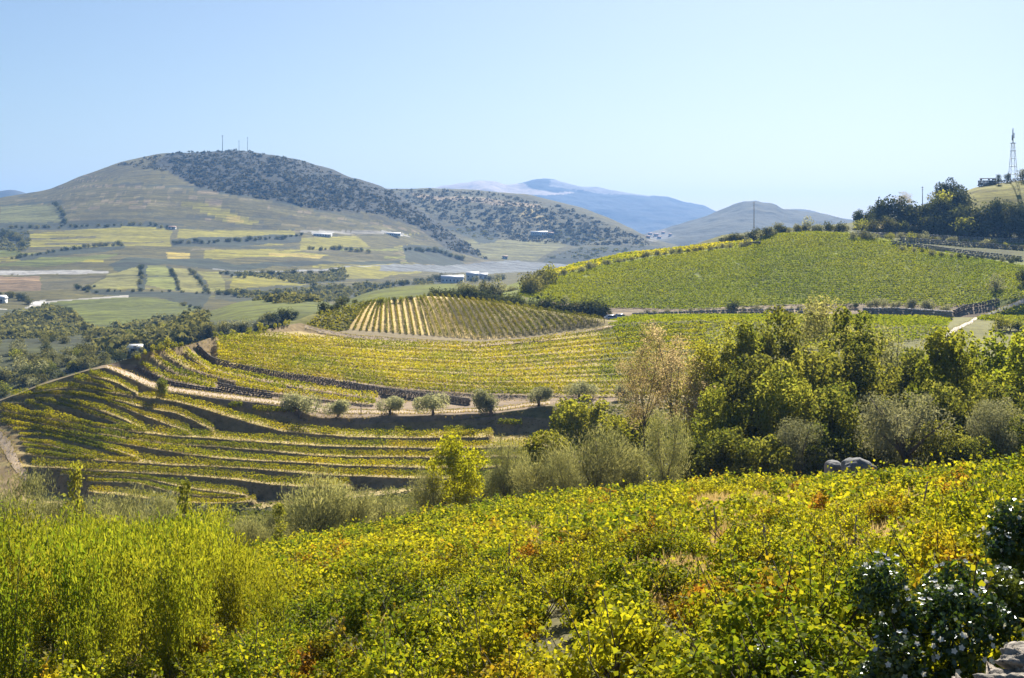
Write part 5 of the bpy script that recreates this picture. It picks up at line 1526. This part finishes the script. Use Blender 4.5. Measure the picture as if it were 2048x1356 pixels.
car('silver car parked on the track under the hedge', 1225, 641, 4.2, R(12), 'carsilver', 'car', TH + VH)
car('white car parked in front of the silver one', 1243, 639, 4.0, R(18), 'carwhite', 'car', TH + VH)
car('small white van half hidden behind the leafy mound', 1138, 634, 3.8, R(40), 'carwhite', 'van', VH)

# ------------------------------------------------------------------ foreground vineyard
def vine_arch(seed, nleaf=1700, size=0.072, shoots=6):
    rg = np.random.default_rng(seed)
    lobes = []
    for i in range(9):
        lobes.append((np.array([rg.uniform(-0.6, 0.6), rg.uniform(-0.38, 0.38), rg.uniform(0.35, 0.78)]), rg.uniform(0.2, 0.36)))
    P, D, k = crown_pts(rg, lobes, nleaf, 0.45)
    P[:, 2] = np.abs(P[:, 2] - 0.02) + 0.02
    P = list(P); D = list(D)
    st = MB()
    st.tube([(0, 0, -0.1), (0.04, 0.02, 0.25), (-0.03, 0, 0.5)], [0.05, 0.04, 0.03], 5)
    for i in range(shoots):
        a = rg.uniform(0, 6.28); x, y = rg.uniform(-0.6, 0.6), rg.uniform(-0.35, 0.35)
        hh = rg.uniform(0.95, 1.4)
        p0 = np.array([x * 0.3, y * 0.3, 0.4]); p1 = np.array([x, y, 0.8]); p2 = np.array([x + 0.25 * math.cos(a), y + 0.25 * math.sin(a), hh])
        st.tube([p0, p1, p2], [0.012, 0.009, 0.005], 4)
        for t in np.linspace(0.1, 1, 14):
            P.append(p1 * (1 - t) + p2 * t + rg.normal(size=3) * 0.035); D.append(rg.normal(size=3))
    P = np.array(P); D = np.array(D)
    Nn = unit(D) * 0.5 + rg.normal(size=P.shape) * 0.5 + np.array([0, 0, 0.55])
    V, Q = cards(P, Nn, size, rg, 0.95, 0.18)
    stm = st.mesh('stem'); stm.materials.append(M['bark'])
    lm = fast_mesh('foliage', V, Q); lm.materials.append(M['vine_near'])
    return stm, lm, V, Q


VA = [vine_arch(300 + i) for i in range(8)]
rg = np.random.default_rng(77)
spots = []
rd = np.array([0.86, 0.51]); pd = np.array([-rd[1], rd[0]])
crest = near_lines[3]
for i in range(-100, 170):
    for j in range(-100, 170):
        p = rd * (i * 1.12 + rg.normal() * 0.12) + pd * (j * 1.95 + rg.normal() * 0.14)
        x, y = p
        if y < 10: continue
        uu = U0 + F * x / y
        if uu < -260 or uu > 2520: continue
        cu, cd_ = np.array([a for a, _, _ in crest]), np.array([c for _, _, c in crest])
        if y > np.interp(uu, cu, cd_) + 1.5: continue
        z = gz(x, y, 'near_slope')
        vv = H - F * z / y
        if vv > 1560: continue
        bare = any(inpoly(np.array([uu]), np.array([vv - 14]), q)[0] for q in BARE) and rg.random() < 0.9
        if bare or rg.random() < 0.05 or (uu > 700 and vv < 1200 and vnoise(x / 3.2, y / 3.2, 12) < 0.26): continue
        if uu < 480 and vv > 1110 and rg.random() < 0.5: continue
        spots.append((y, x, z))
spots.sort()
rest = MB()
for n, (y, x, z) in enumerate(spots):
    sc = rg.uniform(0.75, 1.3)
    rz = math.atan2(rd[1], rd[0]) + rg.normal() * 0.2 + (math.pi if rg.random() < 0.5 else 0)
    stm, lm, V, Q = VA[int(rg.integers(8))]
    if n < 290:
        o = empty('grapevine', (x, y, z), rz, (sc, sc, sc * rg.uniform(0.85, 1.2)))
        tag(o, 'leafy yellow green grapevine in the sloping vineyard in front', 'grapevine', 'grapevines on the near slope')
        link('stem', stm, None, o); link('foliage', lm, None, o)
    else:
        k = rg.choice(len(Q), 340, replace=False)
        vv = V.reshape(-1, 4, 3)[k]; c = vv.mean(1, keepdims=True); vv = c + (vv - c) * 1.75
        vv = vv.reshape(-1, 3) * sc
        cs, sn = math.cos(rz), math.sin(rz)
        vv = np.stack([vv[:, 0] * cs - vv[:, 1] * sn + x, vv[:, 0] * sn + vv[:, 1] * cs + y, vv[:, 2] + z], -1)
        rest.add(vv, np.arange(len(vv)).reshape(-1, 4))
o = rest.build('vineyard_cover', M['vine_near']); o['kind'] = 'stuff'
print('vines', len(spots))

for i in range(9):
    uu = rg.uniform(1000, 1900); vv = rg.uniform(1010, 1200)
    h = hit(uu, vv, 'near_slope')
    if h is None: continue
    hh = rg.uniform(1.3, 1.7)
    o = empty('vine_stake', tuple(h)); tag(o, 'thin weathered wooden stake among the vines of the near slope', 'stake', 'stakes among the near vines')
    MB().tube([(0, 0, -0.2), (rg.normal() * 0.04, 0, hh * 0.5), (rg.normal() * 0.08, 0, hh)], [0.026, 0.024, 0.02], 6).build('post', M['wood'], o)
# dry grass and weeds between the vines
P = []; Tn = []
while len(P) < 26000:
    y = rg.uniform(34, 98); x = rg.uniform(-0.42, 0.42) * y
    if rg.random() > 0.15 + 0.85 * (y / 98): continue
    if vnoise(x / 2.5, y / 2.5, 5) < (0.62 if x < 0 else 0.45): continue
    uu = U0 + F * x / y
    if y > np.interp(uu, cu, cd_) + 1: continue
    z = gz(x, y, 'near_slope')
    for q in range(5):
        hgt = rg.uniform(0.15, 0.45)
        P.append((x + rg.normal() * 0.15, y + rg.normal() * 0.15, z + hgt))
P = np.array(P); T = rg.normal(size=P.shape) * 0.3 + np.array([0, 0, 1.0])
V, Q = cards(P, rg.normal(size=P.shape) * np.array([1, 1, 0.1]), 0.5, rg, 0.06, 0.05, T)
o = link('dry_grass', fast_mesh('dry_grass', V, Q), M['drygrass']); o['kind'] = 'stuff'
# straw in the bare patches of soil
P = []
while len(P) < 9000:
    q = BARE[int(rg.integers(len(BARE)))]; lo, hi = np.array(q).min(0) - 10, np.array(q).max(0) + 16
    uu = rg.uniform(lo[0], hi[0]); vv = rg.uniform(lo[1], hi[1])
    if rg.random() < 0.5 and not inpoly(np.array([uu]), np.array([vv]), q)[0]: continue
    h = hit(uu, vv, 'near_slope')
    if h: P.append((h.x, h.y, h.z + rg.uniform(0.05, 0.35)))
P = np.array(P)
V, Q = cards(P, rg.normal(size=P.shape) * np.array([1, 1, 0.3]), 0.5, rg, 0.1, 0.05, rg.normal(size=P.shape) * 0.4 + np.array([0, 0, 1.0]))
o = link('dry_grass', fast_mesh('dry_grass', V, Q), M['drygrass']); o['kind'] = 'stuff'


# ------------------------------------------------------------------ feathery shrubs at the lower left
def feather_arch(seed, shoots=40, per=56):
    rg = np.random.default_rng(seed)
    P = []; T = []
    st = MB()
    for i in range(shoots):
        a = rg.uniform(0, 6.28); r0_ = rg.uniform(0.0, 0.16); r1 = r0_ + rg.uniform(0.05, 0.34); hh = rg.uniform(0.62, 1.0)
        p0 = np.array([r0_ * math.cos(a), r0_ * math.sin(a), 0.0]); p2 = np.array([r1 * math.cos(a + rg.normal() * 0.4), r1 * math.sin(a + rg.normal() * 0.4), hh])
        pm = (p0 + p2) / 2 + np.array([0, 0, 0.06])
        if i < 8: st.tube([p0 - [0, 0, 0.04], pm, p2], [0.005, 0.004, 0.002], 4)
        for t in rg.uniform(0.12, 1, per):
            q = p0 * (1 - t) ** 2 + 2 * pm * t * (1 - t) + p2 * t * t
            P.append(q + rg.normal(size=3) * np.array([0.045, 0.045, 0.02])); T.append(unit(p2 - p0) + rg.normal(size=3) * 0.4)
    P = np.array(P); T = np.array(T)
    V, Q = cards(P, rg.normal(size=P.shape) + np.array([0, 0, 0.5]), 0.05, rg, 0.34, 0.12, T)
    sm = st.mesh('stem'); sm.materials.append(M['green_stem'])
    lm = fast_mesh('foliage', V, Q); lm.materials.append(M['feather'])
    return sm, lm


FA = [feather_arch(500 + i) for i in range(5)]
r_ = random.Random(31)
k = 0
while k < 200:
    d_ = r_.uniform(32, 90); u_ = r_.uniform(-120, 620)
    lim = np.interp(d_, [32, 48, 70, 90], [560, 520, 430, 360])
    if u_ > lim: continue
    x = (u_ - U0) / F * d_
    z = gz(x, d_, 'near_slope')
    hh = r_.uniform(1.6, 4.0) * (1.25 if r_.random() < 0.12 else 1.0) * np.interp(u_, [0, 350, 600], [1.15, 1.0, 0.65])
    o = empty('feathery_shrub', (x, d_, z), r_.uniform(0, 6.28), (hh * 0.6, hh * 0.6, hh))
    tag(o, 'feathery yellow green shrub in the thicket at the lower left', 'shrub', 'feathery shrubs at the lower left')
    sm, lm = FA[k % 5]
    link('stem', sm, None, o); link('foliage', lm, None, o)
    k += 1


# ------------------------------------------------------------------ dark glossy bush with painted white glints, and the rock, at the lower right
def glossy_bush(label, u_, vtop, wpx, d_, nl, seed, nf):
    rg = np.random.default_rng(seed)
    x = (u_ - U0) / F * d_
    z = gz(x, d_, 'near_slope')
    top = -(vtop - H) / F * d_
    hh = top - z; wd = wpx / F * d_
    o = empty('glossy_leaved_bush', (x, d_, z)); tag(o, label, 'bush')
    lobes = []
    while len(lobes) < 30:
        p = rg.uniform(-1, 1, 3)
        if (p ** 2).sum() > 1: continue
        lobes.append((np.array([p[0] * wd * 0.42, p[1] * wd * 0.36, hh * 0.52 + p[2] * hh * 0.40]), rg.uniform(0.10, 0.22) * wd * 0.6))
    P, D, _ = crown_pts(rg, lobes, nl, 0.4)
    P[:, 2] = np.clip(P[:, 2], 0.02, None)
    V, Q = cards(P, D * 0.5 + rg.normal(size=P.shape) * 0.6 + np.array([0, 0, 0.4]), 0.062, rg, 0.6, 0.16)
    link('foliage', fast_mesh('foliage', V, Q), M['glossy'], o)
    b = MB()
    for c, r in lobes[:14]:
        b.tube([(0, 0, -0.1), np.array(c) * 0.5 + rg.normal(size=3) * 0.04, c], [0.02, 0.012, 0.005], 4)
    b.build('stem', M['bark'], o)
    # painted sun glints: white five-card stars on the outside of the lobes
    P, D, _ = crown_pts(rg, lobes, nf * 5, 0.95)
    s_ = np.argsort(-(P[:, 2] - P[:, 1] * 0.6))[:nf]
    P = P[s_] + D[s_] * 0.03; D = D[s_]
    fl = MB()
    for p, dn in zip(P, D):
        dn = unit(dn + np.array([0, -0.4, 0.5])); t = unit(np.cross(dn, [0.3, 0.2, 1])); bn = np.cross(dn, t)
        for a in np.arange(5) * 1.2566 + rg.uniform(0, 1):
            e = t * math.cos(a) + bn * math.sin(a); f = -t * math.sin(a) + bn * math.cos(a)
            fl.add([p, p + e * 0.018 + f * 0.012 + dn * 0.006, p + e * 0.032 + dn * 0.01, p + e * 0.018 - f * 0.012 + dn * 0.006], [(0, 1, 2, 3)])
    q = fl.build('painted_glint', M['glint'], o); q['kind'] = 'stuff'
    return o


glossy_bush('dark glossy bush with painted white glints filling the lower right corner', 1880, 1080, 460, 14, 18000, 1, 90)
glossy_bush('dark glossy bush at the right edge behind the corner bush', 2060, 1005, 380, 16, 13000, 2, 60)
glossy_bush('low sprawling glossy weed at the bottom left of the corner bush', 1560, 1290, 200, 18, 3500, 3, 30)
# rock ledge in the corner
x = (2030 - U0) / F * 7.6
zr = -(1338 - H) / F * 7.6
o = empty('rock_ledge', (x, 7.6, zr)); tag(o, 'lichened rough rock ledge in the bottom right corner', 'rock')
rg2 = np.random.default_rng(4)
for i, (c, r) in enumerate([((0.02, 0, -0.12), (0.2, 0.2, 0.11)), ((0.2, 0.1, -0.06), (0.2, 0.22, 0.12)), ((-0.1, -0.1, -0.24), (0.2, 0.2, 0.12)), ((0.15, -0.1, -0.22), (0.24, 0.2, 0.14)), ((0.05, 0.05, -0.95), (0.5, 0.42, 0.8))]):
    V, T = blob(rg2, r, c, 0.0, 4)
    q = (V - np.array(c)) / np.array(r)
    V = np.array(c) + np.sign(q) * np.abs(q) ** 0.7 * np.array(r)
    nz = fbm(V[:, 0] * 9 + i * 3, V[:, 1] * 9 + V[:, 2] * 24, 3, 5)
    V = V + (V - np.array(c)) * (nz * 0.9)[:, None]
    link('stone', fast_mesh('stone', V, None, T), M['ledge'], o)
